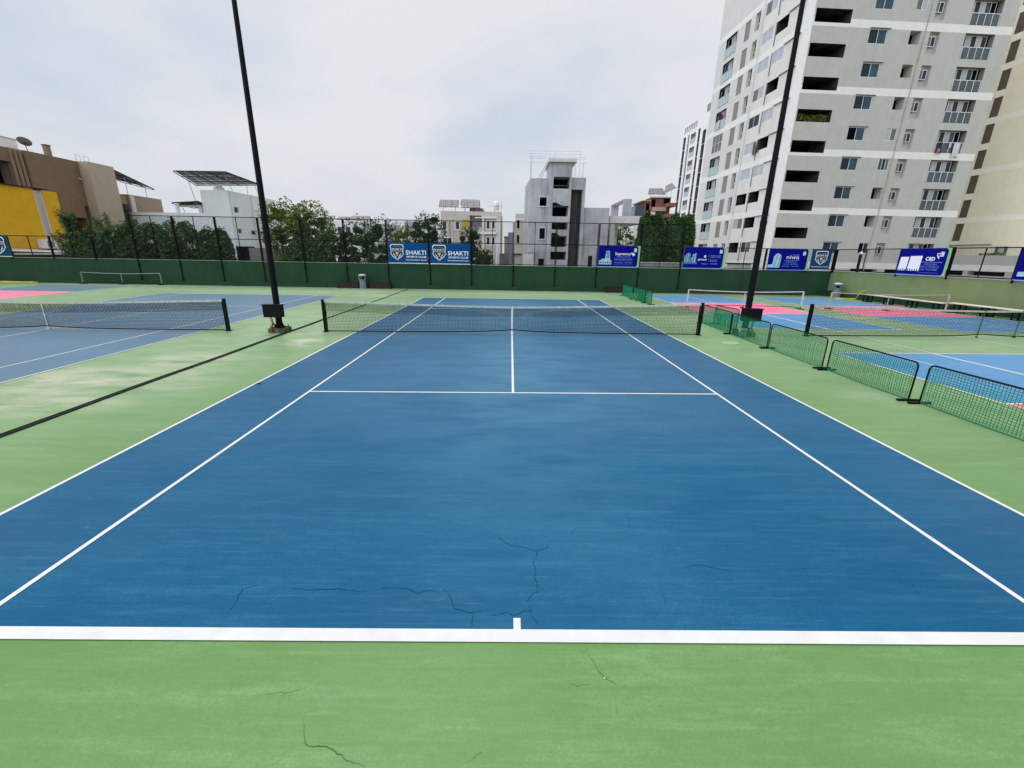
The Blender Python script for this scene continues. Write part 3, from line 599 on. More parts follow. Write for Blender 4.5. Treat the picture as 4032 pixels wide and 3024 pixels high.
# property banner 2
r_ = banner_base(FB, 12.74, 15.79, 1.88, 3.38, 'property_banner', 'royal blue banner with a printed cluster of slim towers, in front of the apartment tower', M['sign_blue'], lime=True, edge=M['ink_b'])
print_building(FB, r_, 12.80, 2.25, 1); small_stamp(FB, r_, 15.34, 2.95)
b = MB(); put_text(b, FB, 12.74, 'parvarab', 1.08, 1.70, 2.44, .15, D, .012)
b.build('lettering', M['ink'], r_); b = MB(); b.poly([FB.p(14.30+.085*math.cos(R(30*k)), D, 2.72+.085*math.sin(R(30*k))) for k in range(12)]); b.build('logo', M['ink'], r_)
b = MB()
for z, s_ in ((2.74, '3BHK FLATS | SHOPS'), (2.64, 'SAMPLE FLAT READY'), (2.46, 'Carpet Area:'), (2.36, '900-1000 Sq.Ft.')): put_text(b, FB, 12.74, s_, 1.95, 2.72 if z > 2.5 else 2.5, z, .065, D, .01)
put_text(b, FB, 12.74, 'Bhaijipura', 1.35, 1.85, 2.17, .07, D, .01); put_text(b, FB, 12.74, '97264 12849', 2.0, 2.55, 2.17, .07, D, .01)
b.quad(FB.p(14.58, D, 2.34), FB.p(14.59, D, 2.34), FB.p(14.59, D, 2.84), FB.p(14.58, D, 2.84)); b.build('small_lettering', M['ink_b'], r_)
b = MB(); b.poly([FB.p(14.30+.03*math.cos(R(60*k)), D-.002, 2.72+.03*math.sin(R(60*k))) for k in range(6)]); b.build('logo_hole', M['sign_blue'], r_)
# property banner 3
r_ = banner_base(FB, 18.98, 22.02, 1.86, 3.37, 'property_banner', 'royal blue banner with one tall curved pale block, beside the small crest banner', M['sign_blue'], lime=True, edge=M['ink_b'])
print_building(FB, r_, 19.22, 2.02, 2); small_stamp(FB, r_, 21.50, 2.92)
b = MB(); put_text(b, FB, 18.98, 'niwa', 1.36, 2.28, 2.64, .27, D, .0); b.build('lettering', M['ink'], r_)
b = MB(); put_text(b, FB, 18.98, 'KEYSTONE', 1.78, 2.26, 2.90, .06, D, .012); put_text(b, FB, 18.98, '3BHK LUXURY APARTMENTS', 1.22, 2.32, 2.50, .06, D, .01); put_text(b, FB, 18.98, '3BHK PENTHOUSES', 1.38, 2.14, 2.40, .06, D, .01)
put_text(b, FB, 18.98, 'Carpet Area: 1200-1400 Sq.Ft.', 1.20, 2.28, 2.26, .06, D, .01); put_text(b, FB, 18.98, 'New Vavol', 1.12, 1.66, 2.10, .06, D, .01); put_text(b, FB, 18.98, '72666 10271', 1.82, 2.36, 2.10, .06, D, .01); b.build('small_lettering', M['ink_b'], r_)
# side wall banners
s1 = 5.32; s2 = 8.42
r_ = banner_base(FR, s1+.02, s2-.06, 1.88, 3.38, 'property_banner', 'royal blue banner with two printed white slab buildings on the side fence', M['sign_blue'], lime=True, edge=M['ink_b'])
print_building(FR, r_, s1+.0, 2.10, 3); small_stamp(FR, r_, s2-.60, 2.92)
b = MB(); put_text(b, FR, s1, 'CBD', 1.72, 2.26, 2.70, .20, D, .03)
b.poly([FR.p(s1+x, D, z) for x, z in ((2.30, 3.02), (2.36, 3.02), (2.46, 2.86), (2.50, 2.80), (2.44, 2.80), (2.34, 2.94))]); b.poly([FR.p(s1+x, D, z) for x, z in ((2.50, 3.02), (2.56, 3.02), (2.48, 2.90), (2.45, 2.94))]); b.quad(*[FR.p(s1+x, D, z) for x, z in ((2.30, 3.06), (2.56, 3.06), (2.56, 3.10), (2.30, 3.10))])
b.build('lettering', M['ink'], r_)
b = MB(); put_text(b, FR, s1, '4BHK FLATS | 5BHK PENTHOUSES', 1.50, 2.70, 2.58, .06, D, .01); put_text(b, FR, s1, 'SAMPLE FLAT READY', 1.72, 2.46, 2.48, .06, D, .01); put_text(b, FR, s1, 'Carpet Area: 1900-2000 Sq.Ft.', 1.50, 2.60, 2.32, .06, D, .01)
put_text(b, FR, s1, 'Kudasan', 1.50, 1.80, 2.16, .06, D, .01); put_text(b, FR, s1, '97277 88484', 1.92, 2.54, 2.16, .06, D, .01)
for z in (2.43, 2.27, 2.02): b.quad(FR.p(s1+1.48, D, z), FR.p(s1+2.62, D, z), FR.p(s1+2.62, D, z+.008), FR.p(s1+1.48, D, z+.008))
b.build('small_lettering', M['ink_b'], r_)
r_ = banner_base(FR, s1+6.24, s1+9.2, 1.88, 3.38, 'property_banner', 'royal blue banner on the side fence cut off by the right edge', M['sign_blue'], lime=True, edge=M['ink_b'])
print_building(FR, r_, s1+6.55, 2.05, 2)

# ------------------------------------------------------------------ tennis nets
def net(name, label, xa, xb, y, xc, posts=(True, True), h=1.07, hc=0.92, straps=(None,), strapm=M['strap'], cell=0.048, sw=0.0068, upper=True, tapem=None):
    root = thing(name, label, 'tennis net', (xa, y, gz(xa, y)), 'tennis nets across the courts')
    def top(x):
        t_ = abs(x-xc)/((xb-xa)/2); return gz(x, y)+hc+(h-hc)*min(1, t_)**1.35
    def bot(x):
        t_ = abs(x-xc)/((xb-xa)/2); return gz(x, y)+0.045+0.10*math.exp(-(t_/0.16)**1.0)
    xs = [xa+(xb-xa)*i/48 for i in range(49)]
    b = MB(); n = int((xb-xa)/cell)
    for i in range(1, n):
        x = xa+(xb-xa)*i/n+random.uniform(-.003, .003); b.beam((x, y, bot(x)), (x+random.uniform(-.004, .004), y, top(x)-.03), sw, sw*.6)
    rows = 19
    for j in range(1, rows):
        f_ = j/rows
        for i in range(48):
            a, c = xs[i], xs[i+1]; b.beam((a, y, bot(a)+(top(a)-bot(a))*f_), (c, y, bot(c)+(top(c)-bot(c))*f_), sw*.6, sw)
    if upper:
        for i in range(1, n):
            x = xa+(xb-xa)*(i+.5)/n; b.beam((x, y+.012, top(x)-.34), (x, y+.012, top(x)-.03), sw*.9, sw*.6)
        for j in range(8):
            dz = .055+j*.041
            for i in range(48): a, c = xs[i], xs[i+1]; b.beam((a, y+.012, top(a)-dz), (c, y+.012, top(c)-dz), sw*.6, sw*.8)
    b.build('net_mesh', M['net'], root)
    b = MB()
    for i in range(48): a, c = xs[i], xs[i+1]; b.beam((a, y, top(a)-.02), (c, y, top(c)-.02), .022, .058)
    b.build('headband', tapem or M['tape'], root)
    b = MB(); b.tube([(x, y-.01, bot(x)-.012) for x in xs], .017, 6)
    for x in (xa+.03, xb-.03): b.tube([(x, y, bot(x)), (x, y, top(x)-.02)], .014, 6)
    b.build('bottom_cord', M['net'], root)
    for i, x in enumerate((xa-.045, xb+.045)):
        if posts[i]:
            z0 = gz(x, y); b = MB(); b.box(x-.042, x+.042, y-.042, y+.042, z0, z0+h+.03); b.box(x-.046, x+.046, y-.046, y+.046, z0+h+.03, z0+h+.05)
            b.box(x-.02+(.05 if i else -.05)*-1, x+.02+(.05 if i else -.05)*-1, y-.03, y+.03, z0+.55, z0+.72); b.box(x-.09, x+.09, y-.07, y+.07, z0, z0+.018)
            b.build('post', M['black'], root, bevel=.006)
    for x, m in straps:
        hw = .026 if upper else .008; b = MB(); b.box(x-hw, x+hw, y-.016, y-.012, gz(x, y)+.05, top(x)); b.box(x-hw, x+hw, y+.012, y+.016, gz(x, y)+.05, top(x)); b.box(x-.028, x+.028, y-.02, y+.02, top(x)-.002, top(x)+.012); b.box(x-hw*2, x+hw*2, y-.04, y+.04, gz(x, y)+.005, gz(x, y)+.05)
        b.build('centre_strap', m, root)
    return root
net('tennis_net', 'full tennis net across the large blue court in the middle', -6.48, 6.48, 0.0, 0.0, straps=((0.0, M['strap']),))
net('tennis_net', 'tennis net on the left court, running out past the left edge', -22.7, -9.97, 0.0, LX, straps=((LX, M['tape']),), posts=(True, True), hc=.93)
net('tennis_net', 'tennis net on the right over the green and blue pickleball floor', 10.32, 22.6, 0.0, 16.4, straps=((16.25, M['gnet']), (17.55, M['gnet'])), hc=.93, upper=False, tapem=mat('sandy net headband', (0.45, 0.42, 0.36), 0.8, 0.1, var=.2, vscale=5))

# ------------------------------------------------------------------ green divider nets
def divider(label, ax, ay, bx, by, cloth=False, h=.76):
    root = thing('divider_net', label, 'divider', (ax, ay, gz(ax, ay)), 'green divider nets in a row')
    A = Vector((ax, ay, gz(ax, ay))); B = Vector((bx, by, gz(bx, by))); d = (B-A); Ln = d.length; u = d/Ln; up = Vector((0, 0, 1)); side = Vector((-u.y, u.x, 0))
    r = .09; pts = [A+up*.03]
    for k in range(6): t_ = R(180-18*k); pts.append(A+u*(r+r*math.cos(t_))+up*(h-r+r*math.sin(t_)))
    for k in range(6): t_ = R(90-18*k); pts.append(B-u*(r-r*math.cos(t_))+up*(h-r+r*math.sin(t_)))
    pts.append(B+up*.03)
    b = MB(); b.tube(pts, .016, 8); b.build('frame', M['black'], root, smooth=True)
    for Q in (A, B):
        b = MB(); b.beam(Q-side*.21+up*.018, Q+side*.21+up*.018, .05, .034); b.build('foot', M['black'], root)
    b = MB(); n = int(Ln/(.034 if cloth else .05)); w = .008 if cloth else .0085
    for i in range(n+1):
        x = Ln*i/n; wob = random.uniform(-.006, .006); top = h-.01 if r < x < Ln-r else h-.05
        p0 = A+u*min(Ln, max(0, x+wob))+up*(.02+.02*math.sin(x*2.3)); p1 = A+u*x+up*top; m_ = (p0+p1)/2+u*random.uniform(-.01, .01)+side*.02*math.sin(x*3)
        b.beam(p0, m_, w, w*.5); b.beam(m_, p1, w, w*.5)
    k = int(h/(.03 if cloth else .042))
    for j in range(1, k):
        z = .03+(h-.05)*j/k; prev = None
        for i in range(25):
            x = Ln*i/24; p = A+u*x+up*(z+.012*math.sin(x*2.1+j))+side*.02*math.sin(x*3)*math.sin(math.pi*z/h)
            if prev: b.beam(prev, p, w*.5, w*.95)
            prev = p
    b.tube([A+up*.03, (A+B)/2+up*.015, B+up*.03], .012, 5)
    b.build('net_mesh', M['gnet2'] if cloth else M['gnet'], root)
divider('nearest green divider net, running out of the right edge', 7.68, -9.2, 7.68, -6.86)
divider('green divider net second from the right edge, tall corner post beside the nearest one', 7.62, -6.70, 7.66, -4.52)
divider('green divider net just in front of the right tennis net post', 7.66, -4.36, 7.68, -2.12)
divider('green divider net standing in front of the right light pole and bucket', 7.70, -2.02, 7.74, .20)
divider('darker green divider net just behind the middle net\'s right post', 7.76, .30, 7.86, 2.68, True)
divider('short green divider net set back beside the light pole base', 8.46, 1.15, 8.28, 2.56, True)
divider('farthest green divider net beside the back bench', 7.70, 14.65, 7.74, 12.40, True)
divider('middle one of the three far green divider nets', 7.76, 12.25, 7.80, 10.05, True)
divider('nearest of the three far green divider nets', 7.86, 11.50, 7.92, 9.25, True)

# ------------------------------------------------------------------ pickleball nets
def pnet(label, ax, ay, bx, by, hh=.93, base=True, post=M['pnet_post'], cloth=True):
    root = thing('pickleball_net', label, 'portable net', (ax, ay, gz(ax, ay)), 'portable pickleball nets')
    A = Vector((ax, ay, gz(ax, ay))); B = Vector((bx, by, gz(bx, by))); C_ = (A+B)/2; u = (B-A).normalized(); side = Vector((-u.y, u.x, 0)); up = Vector((0, 0, 1))
    for Q, nm in ((A, 'post'), (B, 'post')):
        b = MB(); b.beam(Q+up*.12, Q+up*hh, .10, .035, up=u); b.build(nm, post, root)
    b = MB(); b.beam(C_+up*.1, C_+up*(hh-.07), .035, .02); b.build('centre_post', post, root)
    b = MB(); n = 16
    P = [A.lerp(B, i/n)+up*(hh-.07*math.sin(math.pi*i/n)) for i in range(n+1)]
    for i in range(n): b.beam(P[i], P[i+1], .02, .05)
    b.build('top_tape', post, root)
    b = MB(); A1 = A+u*.45+up*.13; B1 = B-u*.45+up*.13
    b.tube([A+up*.04, A1, B1, B+up*.04], .016, 6)
    b.build('base_rail', M['black'], root)
    for Q in (A, C_, B):
        b = MB(); b.beam(Q-side*.32+up*.022, Q+side*.32+up*.022, .045, .035); b.beam(Q+up*.03, Q+up*.14, .04); b.build('foot', M['black'], root)
    b = MB(); m = int((B-A).length/.09)
    for i in range(m+1):
        t_ = i/m; b.beam(A.lerp(B, t_)+up*.17, A.lerp(B, t_)+up*(hh-.03-.07*math.sin(math.pi*t_)), .0022, .0016)
    for j in range(1, 9):
        z = .17+j*.085; b.beam(A+up*z, B+up*z, .0016, .0022)
    b.build('net_mesh', M['net'], root)
pnet('white framed portable pickleball net on the pink zone behind the right light pole', 9.60, 8.45, 15.53, 8.0)
pnet('cream framed portable pickleball net in the far right corner by the long bench', 17.16, 8.15, 22.82, 7.53, .9, post=mat('cream tube', (0.38, 0.34, 0.28), 0.6, 0.3, var=.1))
pnet('grey framed portable net standing against the dark wall on the far left', -31.95, 16.95, -26.2, 17.1, .86, post=mat('dull grey tube', (0.24, 0.27, 0.25), 0.6, 0.3, var=.1))

# ------------------------------------------------------------------ floodlight poles
def light_pole(x, y, label, sgn):
    z0 = gz(x, y); root = thing('light_pole', label, 'light pole', (x, y, z0), 'tall black floodlight poles')
    b = MB(); b.box(x-.27, x+.27, y-.27, y+.27, z0-.02, z0+.15); b.build('concrete_base', M['conc_base'], root, bevel=.012)
    b = MB(); b.tube([(x, y, z0+.15), (x, y, z0+3.7)], .103, 16, r1=.096); b.tube([(x, y, z0+3.7), (x, y, z0+12)], .092, 16, r1=.055); b.tube([(x, y, z0+3.66), (x, y, z0+3.78)], .104, 16)
    b.build('pole', M['black'], root, smooth=False)
    b = MB(); b.box(x-.2, x+.2, y-.2, y+.2, z0+.15, z0+.172)
    for a in range(4):
        c, s = math.cos(R(90*a)), math.sin(R(90*a))
        b.poly([(x+c*.09, y+s*.09, z0+.172), (x+c*.19, y+s*.19, z0+.172), (x+c*.09, y+s*.09, z0+.36)]); b.poly([(x+c*.09-s*.012, y+s*.09+c*.012, z0+.172), (x+c*.19-s*.012, y+s*.19+c*.012, z0+.172), (x+c*.09-s*.012, y+s*.09+c*.012, z0+.36)])
    for dx in (-.2, .2):
        for dy in (-.2, .2): b.tube([(x+dx, y+dy, z0+.15), (x+dx, y+dy, z0+.23)], .014, 6)
    b.build('base_plate', M['blackm'], root)
    b = MB(); b.box(x-.30, x+.30, y-.36, y-.13, z0+.55, z0+.955); jb = b.build('junction_box', M['blackm'], root, bevel=.004)
    b = MB(); b.box(x-.335, x+.335, y-.39, y-.11, z0+.955, z0+.972); b.build('lid', M['blackm'], jb)
    for k in (0, 1):
        b = MB(); b.tube([(x+sgn*(.10+.05*k), y-.24, z0+.56), (x+sgn*(.09+.04*k), y-.2, z0+.35), (x+sgn*.06, y-.15, z0+.20)], .013, 6); b.build('conduit', M['black'], root)
    b = MB(); b.tube([(x+sgn*.10, y-.22, z0+.34), (x+sgn*.11, y-.29, z0+.16), (x+sgn*.12, y-.295, z0+.0)], .03, 8); b.build('cable_guard', M['red'], root)
    for k in (-1, 1):
        b = MB(); b.box(x+k*.5-.25, x+k*.5+.25, y-.15, y+.15, z0+11.8, z0+11.92); b.beam((x, y, z0+11.75), (x+k*.5, y, z0+11.8), .06); b.build('floodlight', M['black'], root)
light_pole(-8.09, -.06, 'tall black floodlight pole with junction box on the left, beside the drain strip', -1)
light_pole(8.12, .02, 'tall black floodlight pole with junction box on the right, behind the divider nets', 1)

# bucket
x, y = 7.86, -.34; z0 = gz(x, y)
r_ = thing('bucket', 'small white paint-stained bucket at the foot of the right light pole', 'bucket', (x, y, z0))
b = MB(); b.lathe((x, y, z0), [(.0001, .004), (.105, .004), (.135, .27), (.142, .275), (.142, .29), (.128, .288), (.10, .10)], 20); b.build('pail', M['bucket'], r_, smooth=True)
b = MB(); b.lathe((x, y, z0+.262), [(.0001, .012), (.06, .004), (.127, 0)], 16); b.build('contents', M['rust'], r_)

# bins
def bin_(x, y, label):
    z0 = gz(x, y); root = thing('litter_bin', label, 'litter bin', (x, y, z0), 'domed litter bins at the wall')
    b = MB(); b.lathe((x, y, z0), [(.0001, 0), (.26, 0), (.26, .05), (.225, .06), (.215, .62), (.235, .63), (.235, .66), (.0001, .66)], 10)
    for k in range(10): t_ = 2*math.pi*k/10; b.beam((x+.228*math.cos(t_), y+.228*math.sin(t_), z0+.06), (x+.218*math.cos(t_), y+.218*math.sin(t_), z0+.62), .025)
    b.build('body', M['bin'], root)
    b = MB(); b.lathe((x, y, z0), [(.205, .66), (.205, .92)], 12); bd = b.build('inner_liner', M['bin_dark'], root)
    b = MB()
    for k in range(5):
        t_ = 2*math.pi*k/5+.95; c, s = math.cos(t_), math.sin(t_); b.beam((x+.222*c, y+.222*s, z0+.66), (x+.222*c, y+.222*s, z0+.92), .03, .12, up=(c, s, 0))
    b.lathe((x, y, z0), [(.235, .645), (.24, .70), (.215, .70)], 16); b.lathe((x, y, z0), [(.215, .88), (.24, .88), (.24, .93)], 16)
    b.build('collar', M['bin'], root)
    b = MB(); b.lathe((x, y, z0), [(.24, .925), (.285, .93), (.29, .965), (.24, 1.02), (.12, 1.06), (.0001, 1.07)], 20); b.build('dome_lid', M['bin_top'], root, smooth=True)
bin_(-11.08, 16.98, 'blue grey domed litter bin between two dark benches by the back wall')
bin_(23.35, 15.75, 'blue grey domed litter bin in the wall corner on the right')

# back wall benches
def bench(x0, x1, y, label):
    root = thing('bench', label, 'bench', ((x0+x1)/2, y, gz(x0, y)), 'dark benches by the back wall'); z0 = gz(x0, y)
    for k in range(3): b = MB(); b.box(x0, x1, y-.17+.115*k, y-.07+.115*k, z0+.40, z0+.44); b.build('seat_board', M['bench'], root)
    for k in (0, 1): xx = x0+.02 if k == 0 else x1-.06; b = MB(); b.box(xx, xx+.04, y-.16, y+.16, z0, z0+.40); b.build('leg', M['bench'], root)
    b = MB(); b.box(x0+.06, x1-.06, y-.155, y-.13, z0+.05, z0+.395); b.build('apron', M['bench'], root)
bench(-13.02, -11.42, 17.14, 'dark bench left of the domed litter bin')
bench(-10.58, -9.02, 17.14, 'dark bench right of the domed litter bin')
bench(7.08, 8.62, 17.10, 'lone dark bench against the back wall behind the far divider nets')
# long side benches
def long_bench(y0, y1, label):
    root = thing('long_bench', label, 'bench', (23.2, y0, gz(23.2, y0)), 'long pale topped benches on the right')
    g0 = gz(23.2, (y0+y1)/2)
    b = MB(); b.box(22.84, 23.28, y1, y0, g0+.43, g0+.475); b.build('seat_slab', M['bench_top'], root, bevel=.006)
    n = max(2, int((y0-y1)/1.2)); 
    for k in range(n):
        yy = y0-.35-(y0-y1-.9)*k/(n-1)
        b = MB()
        for s in (0, .3): b.beam((22.92, yy-s, g0-.02), (22.92, yy-s, g0+.43), .05); b.beam((23.22, yy-s, g0-.02), (23.22, yy-s, g0+.43), .05)
        for X in (22.92, 23.22): b.beam((X, yy-.3, g0+.02), (X, yy, g0+.02), .05); b.beam((X, yy-.3, g0+.40), (X, yy, g0+.40), .05)
        b.beam((22.92, yy, g0+.40), (23.22, yy, g0+.40), .05)
        b.build('leg_frame', M['black'], root)
long_bench(13.2, 7.75, 'long pale topped bench along the olive wall, the farther one')
long_bench(7.60, 1.5, 'long pale topped bench along the olive wall, the nearer one')

# hoses
def hose(label, cx, cy, w, loop):
    rr = random.Random(int(cx*10)); pts = []
    for i in range(150):
        t_ = i/150*2*math.pi*6; f_ = .65+.35*math.sin(t_*.37+1)
        x = cx+w*f_*math.cos(t_)+rr.uniform(-.03, .03); y = cy+.28*f_*math.sin(t_)+rr.uniform(-.03, .03); pts.append((x, y, gz(x, y)+.02+.10*abs(math.sin(t_*.21))*(i/150)))
    if loop:
        last = pts[-1]
        for k in range(1, 16): a = math.pi*k/16; pts.append((last[0]+.45*(1-math.cos(a))*.8, last[1]-.4*k/16, gz(*last[:2])+.05+.62*math.sin(a)))
    b = MB(); b.tube(pts, .018, 6); tag(b.build('garden_hose', M['hose'], smooth=True), label, 'hose')
hose('bright yellow hose heaped on the ground in the right wall corner, one loop standing up', 22.9, 14.3, .75, True)
hose('faded yellow hose lying at the foot of the wall on the far left', -36.9, 16.9, 1.6, False)
# security light on a short post outside the wall
r_ = thing('security_light', 'short black post with a small white lamp head behind the side wall', 'outdoor light', (25.2, 16.7, 0))
b = MB(); b.tube([(25.2, 16.7, -1.5), (25.2, 16.7, 3.05)], .09, 10); b.build('post', M['black'], r_)
b = MB(); b.lathe((25.2, 16.7, 3.05), [(.05, 0), (.10, .05), (.10, .12), (.04, .18), (.0001, .19)], 12); b.build('lamp_head', M['tank'], r_, smooth=True)

# ------------------------------------------------------------------ buildings
def facade(mb, F, s0, s1, z0, z1, holes, mfun, depth=.3, back=None, zcuts=(), scuts=()):
    """front wall of quads with real openings (s0,s1,z0,z1,depth,back material or None)"""
    S = sorted(set([s0, s1]+[round(v, 4) for h in holes for v in h[:2]]+list(scuts))); S = [v for v in S if s0 <= v <= s1]
    Z = sorted(set([z0, z1]+[round(v, 4) for h in holes for v in h[2:4]]+list(zcuts))); Z = [v for v in Z if z0 <= v <= z1]
    for i in range(len(S)-1):
        run = None
        for j in range(len(Z)-1):
            sc = (S[i]+S[i+1])/2; zc = (Z[j]+Z[j+1])/2
            hole = any(h[0] < sc < h[1] and h[2] < zc < h[3] for h in holes)
            if hole: continue
            mb.quad(F.p(S[i], 0, Z[j]), F.p(S[i+1], 0, Z[j]), F.p(S[i+1], 0, Z[j+1]), F.p(S[i], 0, Z[j+1]), mfun(sc, zc))
    for h in holes:
        a, b, c, d = h[:4]; dp = h[4] if len(h) > 4 else depth; bm = h[5] if len(h) > 5 else 0; sm = (h[6] if isinstance(h[6], int) else 0) if len(h) > 6 else mfun(a-.01, (c+d)/2)
        mb.quad(F.p(a, 0, c), F.p(b, 0, c), F.p(b, dp, c), F.p(a, dp, c), sm); mb.quad(F.p(a, 0, d), F.p(b, 0, d), F.p(b, dp, d), F.p(a, dp, d), sm)
        mb.quad(F.p(a, 0, c), F.p(a, 0, d), F.p(a, dp, d), F.p(a, dp, c), sm); mb.quad(F.p(b, 0, c), F.p(b, 0, d), F.p(b, dp, d), F.p(b, dp, c), sm)
        if bm is not None: mb.quad(F.p(a, dp, c), F.p(b, dp, c), F.p(b, dp, d), F.p(a, dp, d), bm)
def window(F, root, s0, s1, z0, z1, d, cols=2, rows=1, glass='glass', fw=.05, name='window', mats=None, open_=None):
    """frame with mullions and its panes as sub-part"""
    b = MB(); e = .004
    b.box(s0+e, s1-e, d, d+.05, z0+e, z0+fw, F=F); b.box(s0+e, s1-e, d, d+.05, z1-fw, z1-e, F=F); b.box(s0+e, s0+fw, d, d+.05, z0+fw, z1-fw, F=F); b.box(s1-fw, s1-e, d, d+.05, z0+fw, z1-fw, F=F)
    for i in range(1, cols): s = s0+(s1-s0)*i/cols; b.box(s-fw*.45, s+fw*.45, d+.004, d+.046, z0+fw, z1-fw, F=F)
    for j in range(1, rows): z = z0+(z1-z0)*j/rows; b.box(s0+fw, s1-fw, d+.006, d+.044, z-fw*.45, z+fw*.45, F=F)
    fr = b.build(name, M['frame'], root)
    b = MB(); gl = [glass] if isinstance(glass, str) else glass
    for i in range(cols):
        a = s0+(s1-s0)*i/cols; c = s0+(s1-s0)*(i+1)/cols; b.quad(F.p(a, d+.025, z0+.01), F.p(c, d+.025, z0+.01), F.p(c, d+.025, z1-.01), F.p(a, d+.025, z1-.01), i % len(gl))
    b.build('pane', [M[g] for g in gl], fr); return fr

# ---- main apartment tower
TC = Vector((30.86, 36.88, 0)); ta = R(3.3); TU = Vector((math.cos(ta), math.sin(ta), 0)); TV = Vector((-math.sin(ta), math.cos(ta), 0))
T1 = Fr(TC, TU, TV); T2 = Fr(TC, TV, TU); WR, WL, ZB, ZTOP = 22.25, 19.6, -1.5, 39.0
tower = thing('apartment_tower', 'tall grey and off white apartment tower filling the upper right', 'apartment building', tuple(T1.p(0, 0, ZB)))
ks = list(range(-3, 7)); ztk = lambda k: 13.79+3.05*k
holes = []; H2 = []
tm = [M['tw_grey'], M['tw_light'], M['tw_warm'], M['tw_left'], M['dusk'], M['dark'], M['tw_brown']]
def bandz(z): return any(0.03 < z-ztk(k) < .76 for k in range(-4, 9, 2))
cuts = [v for k in range(-4, 9, 2) for v in (ztk(k)+.03, ztk(k)+.76)]
open2 = {4: 1, 3: 1, 2: 1, -1: 1, -2: 1, 6: 1}
for k in ks:
    z = ztk(k)
    holes.append((.15, 4.08, z-2.70, z-1.49, 2.6, 5, 4))  # dusk sides and ceiling: shade of the deep balcony put into the colour
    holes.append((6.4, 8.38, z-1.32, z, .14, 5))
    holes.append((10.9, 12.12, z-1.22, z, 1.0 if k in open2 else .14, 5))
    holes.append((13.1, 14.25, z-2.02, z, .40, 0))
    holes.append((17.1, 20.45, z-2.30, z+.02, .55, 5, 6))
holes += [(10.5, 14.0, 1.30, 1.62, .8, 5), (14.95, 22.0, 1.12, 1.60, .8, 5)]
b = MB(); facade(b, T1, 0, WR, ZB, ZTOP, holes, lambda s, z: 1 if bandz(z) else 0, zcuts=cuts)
openC = {-1: 1, -3: 1}; openD = {1: 1, -1: 1, -2: 1, 3: 1, 5: 1}
for k in ks:
    z = ztk(k)
    H2.append((14.85, 17.5, z-2.38, z, .55, 5, 4)); H2.append((11.86, 13.05, z-2.25, z-.08, .05, 6)); H2.append((9.9, 10.85, z-2.05, z-.06, .35, 6))
    H2.append((6.7, 8.86, z-1.32, z, 1.0 if k in openC else .12, 5, *((4,) if k in openC else ()))); H2.append((4.1, 6.1, z-1.30, z, 1.0 if k in openD else .14, 5, *((4,) if k in openD else ())))
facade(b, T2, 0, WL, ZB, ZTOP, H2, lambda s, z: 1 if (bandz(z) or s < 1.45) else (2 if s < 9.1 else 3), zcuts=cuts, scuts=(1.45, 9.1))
b.quad(T1.p(0, 0, ZTOP), T1.p(WR, 0, ZTOP), T1.p(WR, WL, ZTOP), T1.p(0, WL, ZTOP), 0); b.quad(T1.p(WR, 0, ZB), T1.p(WR, WL, ZB), T1.p(WR, WL, ZTOP), T1.p(WR, 0, ZTOP), 0); b.quad(T1.p(0, WL, ZB), T1.p(WR, WL, ZB), T1.p(WR, WL, ZTOP), T1.p(0, WL, ZTOP), 0)
b.build('wall', tm, tower)
